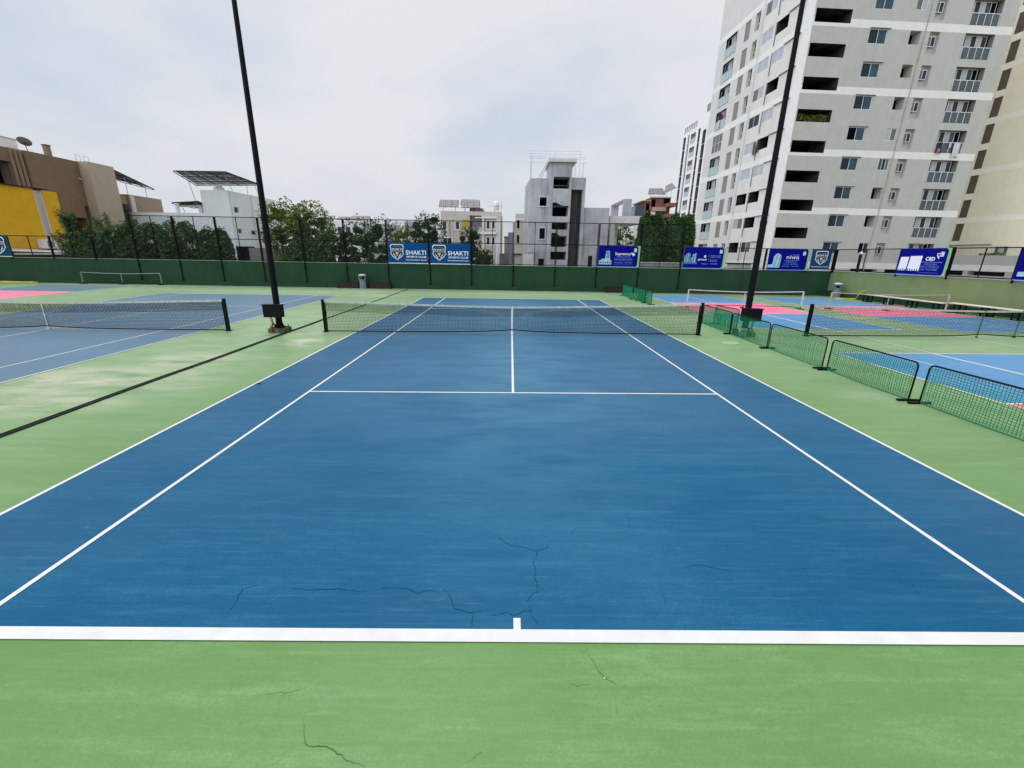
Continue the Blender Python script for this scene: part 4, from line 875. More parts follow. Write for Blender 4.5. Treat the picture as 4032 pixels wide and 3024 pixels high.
for k in ks:
    z = ztk(k)
    g1 = {1: ['dark', 'glass_b'], 5: ['glass_b']}.get(k, ['glass', 'glass_b'])
    window(T1, tower, 6.4, 8.38, z-1.32, z, .05, 2, 1, g1)
    b = MB(); b.box(6.35, 8.62, -.14, -.002, z+.03, z+.07, F=T1); b.build('lintel', M['tw_brown'], tower)
    if k not in open2: window(T1, tower, 10.9, 12.12, z-1.22, z, .05, 3 if k == 0 else 2, 1, {5: ['glass_g', 'glass_l'], 1: ['glass_l', 'glass_g'], 0: ['glass_b', 'glass', 'glass_g']}.get(k, ['dark', 'glass']))
    window(T1, tower, 13.1, 14.02, z-1.28, z-.36, .16, 2, 1, ['glass_g', 'glass'])
    w = window(T1, tower, 17.1, 20.1, z-2.26, z-.02, .40, 5, 1, [['glass_b', 'curtain', 'glass', 'curtain', 'glass'], ['curtain', 'glass', 'curtain', 'glass_b', 'dark']][k % 2], .045, 'balcony_door')
    b = MB(); b.box(17.15, 20.4, -.01, .01, z-2.28, z-1.25, F=T1); gl = b.build('balustrade', M['rail_glass2'], tower)
    b = MB(); b.box(17.1, 20.45, -.025, .02, z-1.25, z-1.20, F=T1)
    for q in range(5): s = 17.15+q*.8; b.box(s-.028, s+.028, -.022, -.011, z-2.28, z-1.25, F=T1)
    b.build('railing', M['frame'], gl)
    # left face
    if k == 2: window(T2, tower, 14.85, 17.5, z-2.38, z, -.02, 3, 2, ['glass_g'])
    else:
        window(T2, tower, 14.85, 17.5, z-2.36, z-.02, .32, 3, 1, [['dark', 'curtain', 'dark'], ['glass', 'curtain', 'glass_b']][k % 2], .05, 'balcony_door')
        b = MB(); b.box(14.80, 17.55, -.05, -.03, z-2.38, z-1.28, F=T2); gl = b.build('balustrade', M['rail_glass'], tower)
        b = MB(); b.box(14.78, 17.57, -.06, -.02, z-1.28, z-1.24, F=T2); b.build('railing', M['galv'], gl)
    window(T2, tower, 9.92, 10.55, z-1.30, z-.12, .18, 1, 1, ['dark'])
    if k not in openC: window(T2, tower, 6.7, 8.86, z-1.32, z, .02, 2, 1, {0: ['glass_l'], 1: ['glass_l', 'glass_l'], 2: ['glass'], 3: ['glass_l', 'glass_g'], 4: ['glass_l'], 5: ['glass_l', 'glass_l'], -2: ['glass_g', 'curtain']}.get(k, ['glass_l', 'glass_g']))
    if k not in openD: window(T2, tower, 4.1, 6.1, z-1.30, z, .04, 2, 1, {0: ['glass_l'], 2: ['glass_l'], 4: ['glass_l'], -3: ['glass_g', 'glass']}.get(k, ['glass_l']))
    b = MB(); b.box(1.45, 4.08, -.16, -.002, z+.0, z+.05, F=T2); b.build('ledge', M['tw_brown'], tower); b = MB(); b.box(6.11, 6.17, -.10, -.002, z-2.35, z+.0, F=T2); b.build('shadow_fin', M['tw_brown'], tower)  # fin and ledge added in dark taupe for shadow lines of a recessed panel
b = MB(); pts = [T1.p(12.55, -.05, 38)]+[T1.p(12.55-.03*j, -.05, 30-2.6*j) for j in range(0, 12)]; b.tube(pts, .045, 6); b.build('drain_pipe', M['stain'], tower)
b = MB(); b.tube([T2.p(9.12, -.05, 38), T2.p(9.12, -.05, -1)], .04, 6); b.build('drain_pipe', M['tw_left'], tower)
# laundry and balcony plants on the tower
def laundry(F, name, label, items):
    z = min(i[2] for i in items); root = thing(name, label, 'laundry', tuple(F.p(items[0][0], -.2, z)))
    for s0, s1, z0, z1, m, d in items:
        b = MB(); n = 6
        for i in range(n):
            a = s0+(s1-s0)*i/n; c = s0+(s1-s0)*(i+1)/n; da = d-.05*math.sin(i*1.9); dc = d-.05*math.sin((i+1)*1.9)
            b.quad(F.p(a, da, z1), F.p(c, dc, z1), F.p(c, dc-.04, z0+.08*math.sin(i)), F.p(a, da-.04, z0+.08*math.sin(i-1))); b.quad(F.p(a, da-.01, z1), F.p(c, dc-.01, z1), F.p(c, dc-.05, z0+.08*math.sin(i)), F.p(a, da-.05, z0+.08*math.sin(i-1)))
        b.build('cloth', M[m], root)
z = ztk(1)
laundry(T1, 'hanging_laundry', 'white and dark washing hung over the balcony rail of the tower', [(19.2, 20.0, z-2.7, z-1.2, 'cloth_w', -.12), (18.6, 18.9, z-1.8, z-1.2, 'cloth_w', -.10), (17.2, 17.9, z-2.3, z-1.25, 'cloth_d', -.10), (17.3, 17.7, z-2.35, z-1.9, 'cloth_p', -.16)])
z = ztk(3)
laundry(T2, 'hanging_laundry', 'pink and dark washing in a balcony on the left face of the tower', [(15.1, 15.6, z-1.5, z-.4, 'cloth_p', .05), (15.7, 16.3, z-1.7, z-.5, 'cloth_d', .08), (16.0, 16.4, z-2.3, z-1.2, 'cloth_w', -.12)])
z = ztk(1)
laundry(T2, 'torn_tarpaulin', 'torn dark tarpaulin hanging beside an open window on the left face of the tower', [(6.15, 6.7, z-1.7, z-.2, 'wood', -.20), (5.6, 6.2, z-1.5, z-.9, 'dusk', -.15)])

def leaves(mb, c, r, n, size, rr, flat=.5, mi=0):
    for _ in range(n):
        while True:
            p = Vector((rr.uniform(-1, 1), rr.uniform(-1, 1), rr.uniform(-1, 1)))
            if p.length < 1 and p.length > rr.random()*.6: break
        q = Vector((c[0]+p.x*r[0], c[1]+p.y*r[1], c[2]+p.z*r[2]))
        a = Vector((rr.gauss(0, 1), rr.gauss(0, 1), rr.gauss(0, flat))).normalized(); u = a.orthogonal().normalized(); v = a.cross(u); t_ = rr.uniform(0, 6.28)
        x = (u*math.cos(t_)+v*math.sin(t_)); y = a.cross(x) if False else (v*math.cos(t_)-u*math.sin(t_)); s = size*rr.uniform(.6, 1.3)
        mb.poly([q-x*s*.55, q+y*s*.26+a*s*.06, q+x*s*.55, q-y*s*.26+a*s*.06], mi)
rr = random.Random(5); b = MB(); z = ztk(2)
for i in range(7):
    c = T1.p(.6+.5*i, .35, z-2.2+rr.uniform(-.1, .1)); leaves(b, c, (.35, .25, .35), 60, .16, rr)
o = b.build('balcony_plants', M['leaf_y']); tag(o, 'row of leafy potted plants in one dark balcony of the tower', 'plants')

# ---- low podium and beige block on the right
PA = T1.p(WR+.02, .9, 0); pth = R(-87.2); PU = Vector((math.cos(pth), math.sin(pth), 0)); PN = Vector((-PU.y, PU.x, 0)); PF = Fr((PA.x, PA.y, 0), PU, PN)
r_ = thing('podium_wall', 'low grey podium wall with a pale band beyond the side fence', 'low building', tuple(PF.p(0, 0, -1.5)))
b = MB(); facade(b, PF, 0, 30, -1.5, 3.37, [(.6, 3.4, 1.10, 1.62, .8, 2), (3.9, 7.5, 1.15, 1.62, .8, 2), (8.2, 12, 1.1, 1.6, .8, 2), (13, 17, 1.1, 1.6, .8, 2)], lambda s, z: 1 if 1.74 < z < 2.33 else 0, zcuts=(1.74, 2.33))
b.quad(PF.p(0, 0, 3.37), PF.p(30, 0, 3.37), PF.p(30, 8, 3.37), PF.p(0, 8, 3.37), 0); b.build('wall', [M['tw_grey'], M['tw_light'], M['dark']], r_)
b = MB(); b.box(0, 30, -.05, -.003, 1.66, 1.72, F=PF); b.build('ledge', M['tw_light'], r_)
rr = random.Random(8); b = MB()
for i in range(9): c = PF.p(4.4+.27*i, .3, 3.5+rr.uniform(-.02, .10)); leaves(b, c, (.18, .18, .14), 40, .15, rr)
tag(b.build('rooftop_plants', M['leaf_y']), 'straggly yellow green plants along the top of the podium wall', 'plants')
BA = Vector((61.9, 46.6, 0)); BF = Fr(BA, PU, PN)
r_ = thing('beige_block', 'beige apartment block with brown panels at the right edge', 'apartment building', tuple(BF.p(0, 0, -1.5)))
Hb = [(.0, 1.02, ztk(k)-2.3, ztk(k)-.02, .06, 2) for k in range(-3, 9)]; Hb.append((5.45, 6.9, 3.2, 4.6, .3, 3))
b = MB(); facade(b, BF, -8, 30, -1.5, 42, Hb, lambda s, z: 1 if (any(.08 < z-ztk(k) < .72 for k in range(-4, 10, 2)) or (0 < s < 1.02 and z > 4)) else 0, zcuts=[v for k in range(-4, 10, 2) for v in (ztk(k)+.08, ztk(k)+.72)], scuts=(0, 1.02))
b.quad(BF.p(-8, 0, 42), BF.p(30, 0, 42), BF.p(30, 14, 42), BF.p(-8, 14, 42), 0); b.quad(BF.p(-8, 0, -1.5), BF.p(-8, 14, -1.5), BF.p(-8, 14, 42), BF.p(-8, 0, 42), 0); b.quad(BF.p(30, 0, -1.5), BF.p(30, 14, -1.5), BF.p(30, 14, 42), BF.p(30, 0, 42), 0); b.quad(BF.p(-8, 14, -1.5), BF.p(30, 14, -1.5), BF.p(30, 14, 42), BF.p(-8, 14, 42), 0)
b.build('wall', [M['beige'], M['beige_l'], M['beige_d'], M['dark']], r_); window(BF, r_, 5.45, 6.9, 3.2, 4.6, .05, 3, 1, ['glass_g', 'curtain'])
b = MB(); b.box(-.05, 5.0, -.06, -.003, 4.78, 4.92, F=BF); b.build('ledge', M['tw_brown'], r_)

# ---- white tower behind
wth = R(-88.47); WU = Vector((math.cos(wth), math.sin(wth), 0)); WN = Vector((-WU.y, WU.x, 0)); WT = Fr((44.06, 104.16, 0), WU, WN)
r_ = thing('white_tower', 'white apartment tower with a vertical blue glass strip, half hidden behind the grey tower', 'apartment building', tuple(WT.p(0, 0, -1.5)))
Hw = []
for k in range(0, 10):
    z = 31.98-3.05*k; Hw += [(-.05, 1.35, z-2.95, z, .9, 1, 1), (8.2, 9.27, z-2.95, z, .9, 1, 1), (10.7, 12.3, z-.95-2.95, z-.95, 1.2, 1, 1), (4.25, 6.9, z-2.4, z-.22, .6, 2, 1)]
Hw += [(2.42, 3.47, 2.0, 31.95, .15, 3)]+[(-.05+1.05*k, .75+1.05*k, 32.75, 34.15, .4, 2) for k in range(7)]
b = MB(); facade(b, WT, -1.75, 20, -1.5, 34.5, Hw, lambda s, z: 0)
b.quad(WT.p(-1.75, 0, 34.5), WT.p(20, 0, 34.5), WT.p(20, 12, 34.5), WT.p(-1.75, 12, 34.5)); b.quad(WT.p(-1.75, 0, -1.5), WT.p(-1.75, 12, -1.5), WT.p(-1.75, 12, 34.5), WT.p(-1.75, 0, 34.5)); b.quad(WT.p(20, 0, -1.5), WT.p(20, 12, -1.5), WT.p(20, 12, 34.5), WT.p(20, 0, 34.5))
b.build('wall', [M['white'], M['glass_g'], M['dark'], M['bluestrip']], r_)
for k in range(0, 9):
    z = 31.98-3.05*k; window(WT, r_, 4.25, 6.9, z-1.3, z-.22, .3, 2, 1, ['glass_g', 'glass'], .08)
    b = MB(); b.box(4.2, 6.95, -.04, -.02, z-2.4, z-1.35, F=WT); b.build('balustrade', M['rail_glass'], r_)
b = MB(); b.box(8.0, 19.5, 1.5, 10, 34.5, 37.2, F=WT); b.build('roof_room', M['tw_brown'], r_)

# ---- concrete house under construction
YH = 36.0
r_ = thing('concrete_house', 'unfinished bare concrete house with a stair tower and empty openings', 'house', (5, YH, -1.5))
HF = Fr((0, YH, 0), (1, 0, 0), (0, 1, 0)); HS = Fr((0, YH-.45, 0), (1, 0, 0), (0, 1, 0))
cm = [M['concrete'], M['dark'], M['concrete_l'], M['wood'], M['dusk']]
b = MB()
facade(b, HF, 1.98, 4.05, -1.5, 10.86, [(3.10, 3.92, 7.97, 8.90, 1.2, 1), (3.19, 3.86, 4.40, 5.58, 1.2, 1), (3.19, 3.89, .2, 2.18, 1.2, 1)], lambda s, z: 0)
facade(b, HF, 6.58, 8.24, -1.5, 11.0, [(6.62, 7.93, .5, 9.76, .8, 4, 0)], lambda s, z: 0)
b.quad((1.98, YH, -1.5), (1.6, 42.7, -1.5), (1.6, 42.7, 10.86), (1.98, YH, 10.86)); b.quad((8.24, YH, -1.5), (8.24, 42.7, -1.5), (8.24, 42.7, 11.0), (8.24, YH, 11.0)); b.quad((1.98, YH, 10.2), (1.6, 42.7, 10.2), (8.24, 42.7, 10.2), (8.24, YH, 10.2))
b.quad((1.6, 42.7, -1.5), (8.24, 42.7, -1.5), (8.24, 42.7, 10.86), (1.6, 42.7, 10.86))
facade(b, HS, 4.06, 6.58, -1.5, 12.42, [(4.55, 6.36, 9.77, 10.98, 2.2, 1), (4.55, 6.36, 6.85, 8.0, 2.2, 1), (4.55, 6.36, 5.43, 6.23, 2.2, 1), (4.55, 6.36, 3.55, 4.74, 2.2, 1), (4.55, 6.36, 2.10, 3.0, 2.2, 1)], lambda s, z: 0)
for z, dz in ((8.0, .30), (4.74, .34)):   # the stair flight shows as a slanted upper edge: dark wedge openings
    b.poly([HS.p(4.55, -.004, z), HS.p(5.60, -.004, z), HS.p(4.96, -.004, z+dz), HS.p(4.55, -.004, z+dz)], 1)
for X in (4.06, 6.58): b.quad((X, YH-.45, -1.5), (X, YH+(0 if True else 0), -1.5), (X, YH, 12.42), (X, YH-.45, 12.42)); b.quad((X, YH, 10.2), (X, YH+3.6, 10.2), (X, YH+3.6, 12.42), (X, YH, 12.42))
b.quad((4.06, YH+3.6, 10.2), (6.58, YH+3.6, 10.2), (6.58, YH+3.6, 12.42), (4.06, YH+3.6, 12.42))
b.build('wall', cm, r_)
b = MB(); b.box(3.90, 6.98, YH-.85, YH+4.3, 12.42, 12.76); b.build('roof_slab', M['concrete_l'], r_)
for (a, c, z0, z1) in ((3.10, 3.92, 7.97, 8.90), (3.19, 3.86, 4.40, 5.58)):
    b = MB(); w = .12
    b.box(a-w, c+w, YH-.12, YH-.003, z1, z1+w); b.box(a-w, c+w, YH-.12, YH-.003, z0-w, z0); b.box(a-w, a, YH-.12, YH-.003, z0, z1); b.box(c, c+w, YH-.12, YH-.003, z0, z1); b.build('window_surround', M['concrete_l'], r_)
b = MB()
for q in range(5): s = 6.78+.16*q; b.tube([(s, YH+.62, .5), (s, YH+.62, 9.7)], .04, 6)
b.build('pipes', M['wood'], r_)
b = MB(); b.box(8.243, 11.25, YH+.5, YH+6, -1.5, 7.93); b.build('annexe', M['concrete'], r_)
b = MB(); b.box(1.4, 2.6, YH-.6, YH-.003, -1.5, 2.9); b.box(1.3, 2.7, YH-.75, YH-.003, 2.9, 2.97); b.build('porch_block', M['concrete_l'], r_)
b = MB(); y = YH+2
b.box(11.72, 15.78, y, y+6.5, 6.42, 7.22); b.box(11.85, 12.35, y, y+.45, -1.5, 6.42); b.box(15.35, 15.78, y, y+.45, -1.5, 6.42); b.box(13.9, 14.2, y+6, y+6.4, -1.5, 6.42); b.box(11.3, 12.3, y+3, y+3.3, -1.5, 6.42)
b.box(11.3, 15.78, y-.02, y+6.5, -1.5, 1.6); b.build('carport', M['concrete_l'], r_)
b = MB(); b.box(13.2, 14.15, y, y+.4, 7.22, 9.0); b.box(13.2, 14.15, y+6.1, y+6.5, 7.22, 9.0); b.box(13.2, 14.15, y, y+6.5, 9.003, 9.12); b.build('roof_portal', M['concrete'], r_)
sc_ = thing('roof_scaffold', 'thin pipe scaffold frame standing on the concrete house roof', 'scaffold', (5, 37, 11), None)
b = MB()
yA, yB = 37.0, 40.5
for X in (2.05, 5.0, 8.0):
    b.tube([(X, yA, 11.0), (X, yA, 12.9)], .022, 5); b.tube([(X+.1, yB, 10.3), (X+.1, yB, 14.5)], .022, 5); b.tube([(X-.05, yA-.6, 12.5), (X+.15, yB+.3, 14.9)], .022, 5)
b.tube([(2.15, yA, 11.0), (2.15, yA, 13.6)], .02, 5); b.tube([(7.1, yA, 11.2), (7.1, yA, 12.4)], .02, 5)
for z, y in ((12.6, yA-.4), (13.2, yA+.6), (13.5, yA+1.1), (14.2, yB-.4), (14.6, yB)): b.tube([(1.85, y, z), (8.3, y, z)], .018, 5)
b.build('pipe_frame', M['galv_p'], sc_)
b = MB()
for q in (0, .28): b.tube([(2.9+q, 36.3, 10.9), (4.2+q, 37.4, 13.3)], .018, 5)
for j in range(9): t_ = j/9; b.tube([(2.9+1.3*t_, 36.3+1.1*t_, 10.9+2.4*t_), (3.18+1.3*t_, 36.3+1.1*t_, 10.9+2.4*t_)], .014, 4)
b.build('ladder', M['blackm'], sc_)

# ---- generic box house
def house(name, label, boxes, cat='house', group=None):
    x, y = boxes[0][0], boxes[0][2]; root = thing(name, label, cat, (x, y, -1.5), group)
    for (x0, x1, y0, y1, z0, z1, m, nm) in boxes: b = MB(); b.box(x0, x1, y0, y1, z0, z1); b.build(nm, M[m], root)
    return root
def canopy(P, label, sheet_m='solar', nx=6, ny=3, posts=(), name='solar_canopy', leg_to=None, group='rooftop solar arrays'):
    """P: four corner points of the sloping array, with frame grid below"""
    P = [Vector(p) for p in P]; root = thing(name, label, 'solar panels', tuple(P[0]), group)
    nrm = (P[1]-P[0]).cross(P[3]-P[0]).normalized(); nrm = nrm if nrm.z > 0 else -nrm
    for i in range(nx):
        b = MB()
        for j in range(ny):
            def bl(u, v): return (P[0]*(1-u)+P[1]*u)*(1-v)+(P[3]*(1-u)+P[2]*u)*v
            g = .015; u0, u1, v0, v1 = i/nx+g/2, (i+1)/nx-g/2, j/ny+g, (j+1)/ny-g
            q = [bl(u0, v0), bl(u1, v0), bl(u1, v1), bl(u0, v1)]; n = len(b.v); b.v += [tuple(p) for p in q]+[tuple(p+nrm*.04) for p in q]
            for f in ((0, 1, 2, 3), (4, 5, 6, 7), (0, 1, 5, 4), (1, 2, 6, 5), (2, 3, 7, 6), (3, 0, 4, 7)): b.f.append(tuple(n+k for k in f)); b.m.append(0)
        b.build('solar_panel', M[sheet_m], root)
    b = MB()
    for k in range(4): v = k/3; b.beam(P[0].lerp(P[3], v)-nrm*.06, P[1].lerp(P[2], v)-nrm*.06, .07)
    for k in range(4): u = k/3; b.beam(P[0].lerp(P[1], u)-nrm*.12, P[3].lerp(P[2], u)-nrm*.12, .07)
    b.build('frame', M['blackm'], root)
    for p in posts: b = MB(); b.tube([p[0], p[1]], .035, 5); b.build('leg', M['galv'], root)
    return root

# ---- white house on the left
r_ = thing('white_house', 'plain white three storey house with tiny windows, left of the big tree', 'house', (-34, 38.6, -1.5))
SF = Fr((-34, 38.6, 0), (0, 1, 0), (-1, 0, 0)); FF = Fr((-37.26, 38.6, 0), (1, 0, 0), (0, 1, 0))
b = MB(); wh = [(.93, 1.55, 6.85, 7.34, .15, 1), (.80, 1.35, 4.35, 4.83, .15, 1), (3.1, 3.8, 4.36, 4.80, .15, 1), (4.2, 5.2, 6.0, 7.3, .15, 1)]
wh = [(.2+y0-38.6-0.0, .2+y1-38.6, z0, z1, .15, 1) for (y0, y1, z0, z1) in ((39.2, 40.0, 6.95, 7.6), (39.3, 40.0, 4.55, 5.1), (42.0, 42.9, 4.5, 5.05), (43.2, 44.0, 5.9, 7.6))]
facade(b, SF, 0, 9.9, -1.5, 9.4, wh, lambda s, z: 0); facade(b, FF, 0, 3.26, -1.5, 9.38, [], lambda s, z: 0)
b.quad((-37.26, 38.6, -1.5), (-37.26, 48.5, -1.5), (-37.26, 48.5, 9.38), (-37.26, 38.6, 9.38)); b.quad((-37.26, 48.5, -1.5), (-34, 48.5, -1.5), (-34, 48.5, 9.4), (-37.26, 48.5, 9.38)); b.quad((-37.26, 38.6, 9.38), (-34, 38.6, 9.38), (-34, 48.5, 9.4), (-37.26, 48.5, 9.4)); b.build('wall', [M['white_wall'], M['dark']], r_)
b = MB(); b.box(-46, -37.263, 38.6, 47, -1.5, 6.78); b.build('side_block', M['white_wall'], r_)
b = MB(); b.box(-33.75, -33.6, 42, 48.4, -1.5, 9.0) if False else b.box(-33.997, -33.75, 43.0, 48.5, -1.5, 9.42); b.build('projection', M['white_wall'], r_)
for (s0, s1, z0, z1, *_) in wh:
    window(SF, r_, s0, s1, z0, z1, .06, 1, 1, ['glass'], .05)
    b = MB(); b.box(s0-.1, s1+.1, -.25 if s0 < 3 else -.45, -.003 if s0 < 3 else -.26, z1+.04, z1+.09, F=SF); b.build('sunshade', M['white_wall'], r_)
b = MB(); b.tube([(-33.9, 38.95, 9.3), (-33.9, 38.95, 2)], .05, 6); b.build('drain_pipe', M['white'], r_)
for (x0, x1) in ((-40.9, -40.6), (-38.0, -37.7)): b = MB(); b.box(x0, x1, 39, 39.3, 6.78, 7.5); b.build('roof_frame', M['white'], r_)
b = MB(); b.box(-40.9, -37.7, 39, 39.3, 7.5, 7.75); b.build('roof_frame', M['white'], r_)
canopy([(-38.6, 36.8, 11.15), (-32.7, 36.8, 11.15), (-33.6, 45.5, 11.0), (-40.6, 43, 10.5)], 'large dark solar canopy on poles above the white house', 'solar', 6, 3,
       [((-37.7, 38.6, 6.8), (-37.7, 37.4, 10.9)), ((-35.4, 39, 9.4), (-35.4, 39, 10.9)), ((-33.6, 39, 9.4), (-33.4, 37.6, 10.9)), ((-34.2, 43, 9.4), (-34.2, 43, 10.8)), ((-34.4, 46, 9.4), (-34.4, 45.2, 10.8))], group=None)
canopy([(-40.6, 38.2, 7.9), (-37.4, 38.2, 8.1), (-37.4, 40.5, 7.6), (-39.6, 40.5, 7.6)], 'small dark awning beside the upper corner of the white house', 'solar', 3, 2, [((-39.6, 38.7, 6.8), (-39.7, 38.5, 7.8))], 'awning', group=None)
r_ = thing('water_tank', 'squat cream water tank under the solar canopy of the white house', 'water tank', (-36, 41, 9.4)); b = MB(); b.lathe((-36.0, 40.2, 9.4), [(.55, 0), (.6, .12), (.58, .4), (.4, .55), (.3, .72), (.0001, .75)], 16); b.build('tank_body', M['tank'], r_, smooth=True)
r_ = thing('shed', 'low grey shed with a dark doorway beside the white house', 'shed', (-30, 37, -1.5))
b = MB(); b.box(-31.5, -26.4, 37.0, 38.5, -1.5, 2.85); b.build('wall', M['louv'], r_); b = MB(); b.box(-33.2, -31.6, 37.3, 38.4, -1.5, 3.0); b.build('doorway', M['dark'], r_)
b = MB(); b.box(-33.4, -26.3, 36.9, 38.58, 3.003, 3.09); b.build('roof', M['concrete_l'], r_)

# ---- yellow and brown house at the left edge
YX = Fr((-44, 0, 0), (0, 1, 0), (-1, 0, 0))
r_ = thing('yellow_house', 'ochre yellow house block with a white ladder-like louvre strip at the left edge', 'house', (-44, 20, -1.5))
b = MB(); b.box(-52, -44.0, 15, 26.38, -1.5, 7.70); b.build('wall', M['yellow'], r_)
b = MB(); b.box(-52, -43.9, 27.08, 28.34, -1.5, 7.64); b.build('side_wall', M['yellow'], r_)
b = MB(); b.box(-52, -44.3, 26.383, 27.077, -1.5, 7.60); b.build('recess', M['yellow'], r_)
b = MB()
for j in range(60): z = 2.2+j*.09; b.box(-44.10, -44.02, 26.42, 27.04, z, z+.045)
b.box(-44.12, -44.0, 26.385, 26.42, 2.1, 7.62); b.box(-44.12, -44.0, 27.04, 27.076, 2.1, 7.62); b.build('louvre_strip', M['white'], r_)
b = MB(); b.box(-52, -43.85, 15, 27.5, 7.703, 7.80); b.build('roof_edge', M['bench'], r_)
b = MB(); b.tube([(-43.86, 27.65, 5.9), (-43.6, 27.75, 5.86)], .09, 8); b.build('wall_light', M['yellow'], r_)
r_ = thing('air_conditioner', 'boxy white air conditioner unit on the yellow house wall', 'air conditioner', (-43.7, 26.1, 2.4))
b = MB(); b.box(-43.98, -43.45, 25.48, 26.86, 2.45, 3.25); b.build('casing', M['tank'], r_, bevel=.02); b = MB(); b.box(-43.449, -43.44, 25.85, 26.45, 2.55, 3.13); b.build('grille', M['louv'], r_)
b = MB(); b.box(-43.98, -43.44, 25.6, 25.66, 2.36, 2.447); b.box(-43.98, -43.44, 26.6, 26.66, 2.36, 2.447); b.build('bracket', M['galv'], r_)
r_ = thing('lean_to_roof', 'low white sheet roof under the air conditioner', 'shed', (-43, 25, -1.5))
b = MB(); b.poly([(-43.9, 22, 2.42), (-42.4, 22, 2.2), (-42.4, 28.3, 2.05), (-43.9, 28.3, 2.3)]); b.box(-42.42, -42.4, 22, 28.3, 1.9, 2.06); b.build('roof_sheet', M['concrete_l'], r_); b = MB(); b.box(-43.8, -42.6, 22.1, 28.2, -1.5, 1.9); b.build('wall', M['dusk'], r_)
BX = Fr((-46, 0, 0), (0, 1, 0), (-1, 0, 0))
r_ = thing('brown_house', 'large brown and tan house behind the yellow block on the left', 'house', (-46, 30, -1.5))
b = MB(); facade(b, BX, 28.4, 33.4, -1.5, 11.28, [(30.0, 32.85, 4.0, 5.62, 1.5, 1), (32.95, 33.38, 4.0, 6.85, .8, 1)], lambda s, z: 0)
b.quad((-46, 28.4, 11.28), (-46, 33.4, 11.28), (-58, 33.4, 11.28), (-58, 28.4, 11.28)); b.quad((-46, 28.4, -1.5), (-46, 28.4, 11.28), (-58, 28.4, 11.28), (-58, 28.4, -1.5)); b.build('wall', [M['brown'], M['dark']], r_)
b = MB(); b.box(-58, -46.2, 15, 27.2, 10.05, 11.25); b.box(-58, -46.2, 15, 27.2, 7.81, 8.05); b.build('loggia_parapet', M['brown'], r_)
b = MB(); b.box(-58, -47.3, 15, 27.15, 8.06, 10.04); b.build('loggia_back', M['dark'], r_)
b = MB()
for q in range(3): b.box(-46.6, -46.12, 27.22+.40*q, 27.46+.40*q, 7.81, 11.27)
b.box(-47.5, -46.7, 27.21, 28.39, 7.81, 11.2)
b.build('loggia_pier', M['tan_d'], r_)
b = MB(); b.box(-58, -45.0, 33.42, 36.4, -1.5, 11.32); b.build('tan_block', M['tan'], r_)
b = MB(); b.box(-58, -46.2, 36.403, 38.6, -1.5, 8.5); b.build('link_block', M['tan_d'], r_); b = MB(); b.box(-46.197, -46.15, 36.9, 38.4, 4.0, 6.9); b.box(-46.197, -46.1, 36.41, 38.6, 6.9, 7.6); b.build('window', M['dusk'], r_)
b = MB(); b.box(-58, -46.0, 38.603, 43.5, -1.5, 8.75); b.build('rear_block', M['tan_d'], r_)
b = MB()
for j in range(50): z = 4.2+j*.09; b.box(-45.98, -45.9, 38.75, 39.3, z, z+.045)
b.build('louvre_strip', M['white'], r_)
b = MB(); b.tube([(-45.98, 33.0, 9.55), (-45.75, 33.1, 9.5)], .09, 8); b.build('wall_light', M['tan'], r_)
canopy([(-45.6, 36.5, 11.3), (-45.9, 42.6, 9.9), (-49.5, 42.0, 10.7), (-49.2, 37.2, 11.6)], 'dark solar canopy behind the tan corner of the brown house', 'solar', 6, 3, [((-46.4, 41.8, 8.7), (-46.4, 41.8, 10.1)), ((-46.2, 38.9, 8.7), (-46.2, 38.9, 10.7))], group=None)
r_ = thing('satellite_dish', 'grey satellite dish on the roof of the brown house', 'satellite dish', (-47.5, 27.5, 11.3))
b = MB(); c0 = Vector((-47.5, 30.05, 12.3)); ax = Vector((-.25, .55, .72)).normalized(); u = ax.orthogonal().normalized(); v = ax.cross(u); n0 = len(b.v)
for i in range(5):
    for j in range(16): q = .13*i; b.v.append(tuple(c0+(u*math.cos(j*math.pi/8)+v*math.sin(j*math.pi/8))*max(q, .001)+ax*(q*q*.45)))
for i in range(4):
    for j in range(16): a = i*16+j; e_ = i*16+(j+1) % 16; b.f.append((a, e_, e_+16, a+16)); b.m.append(0)
b.build('dish', M['solar'], r_, smooth=True); b = MB(); b.tube([tuple(c0), (-47.5, 30.2, 11.3)], .03, 6); b.tube([tuple(c0+ax*.02), tuple(c0+ax*.5)], .015, 5); b.build('mast', M['blackm'], r_)
r_ = house('roof_tank', 'pale square tank enclosure on the brown house roof behind the dish', [(-50.5, -48.6, 28.5, 30.4, 11.28, 12.55, 'tank', 'tank_body'), (-50.55, -48.55, 28.45, 30.45, 12.553, 12.62, 'rail_glass', 'lid')], 'water tank')
r_ = house('chimney', 'short brown chimney stack on the brown house roof', [(-46.9, -46.5, 31.05, 31.45, 11.28, 12.3, 'tan_d', 'stack'), (-46.95, -46.45, 31.0, 31.5, 12.303, 12.37, 'dusk', 'cap')], 'chimney')
sc_ = thing('roof_rail', 'pair of thin pipe loops on the brown house roof edge', 'railing', (-46, 33, 11.3)); b = MB()
for y in (33.5, 34.4): b.tube([(-46.2, y, 11.3), (-46.2, y, 12.0), (-46.2, y+.5, 12.0), (-46.2, y+.5, 11.3)], .03, 5)
b.build('pipe_loop', M['galv_p'], sc_)

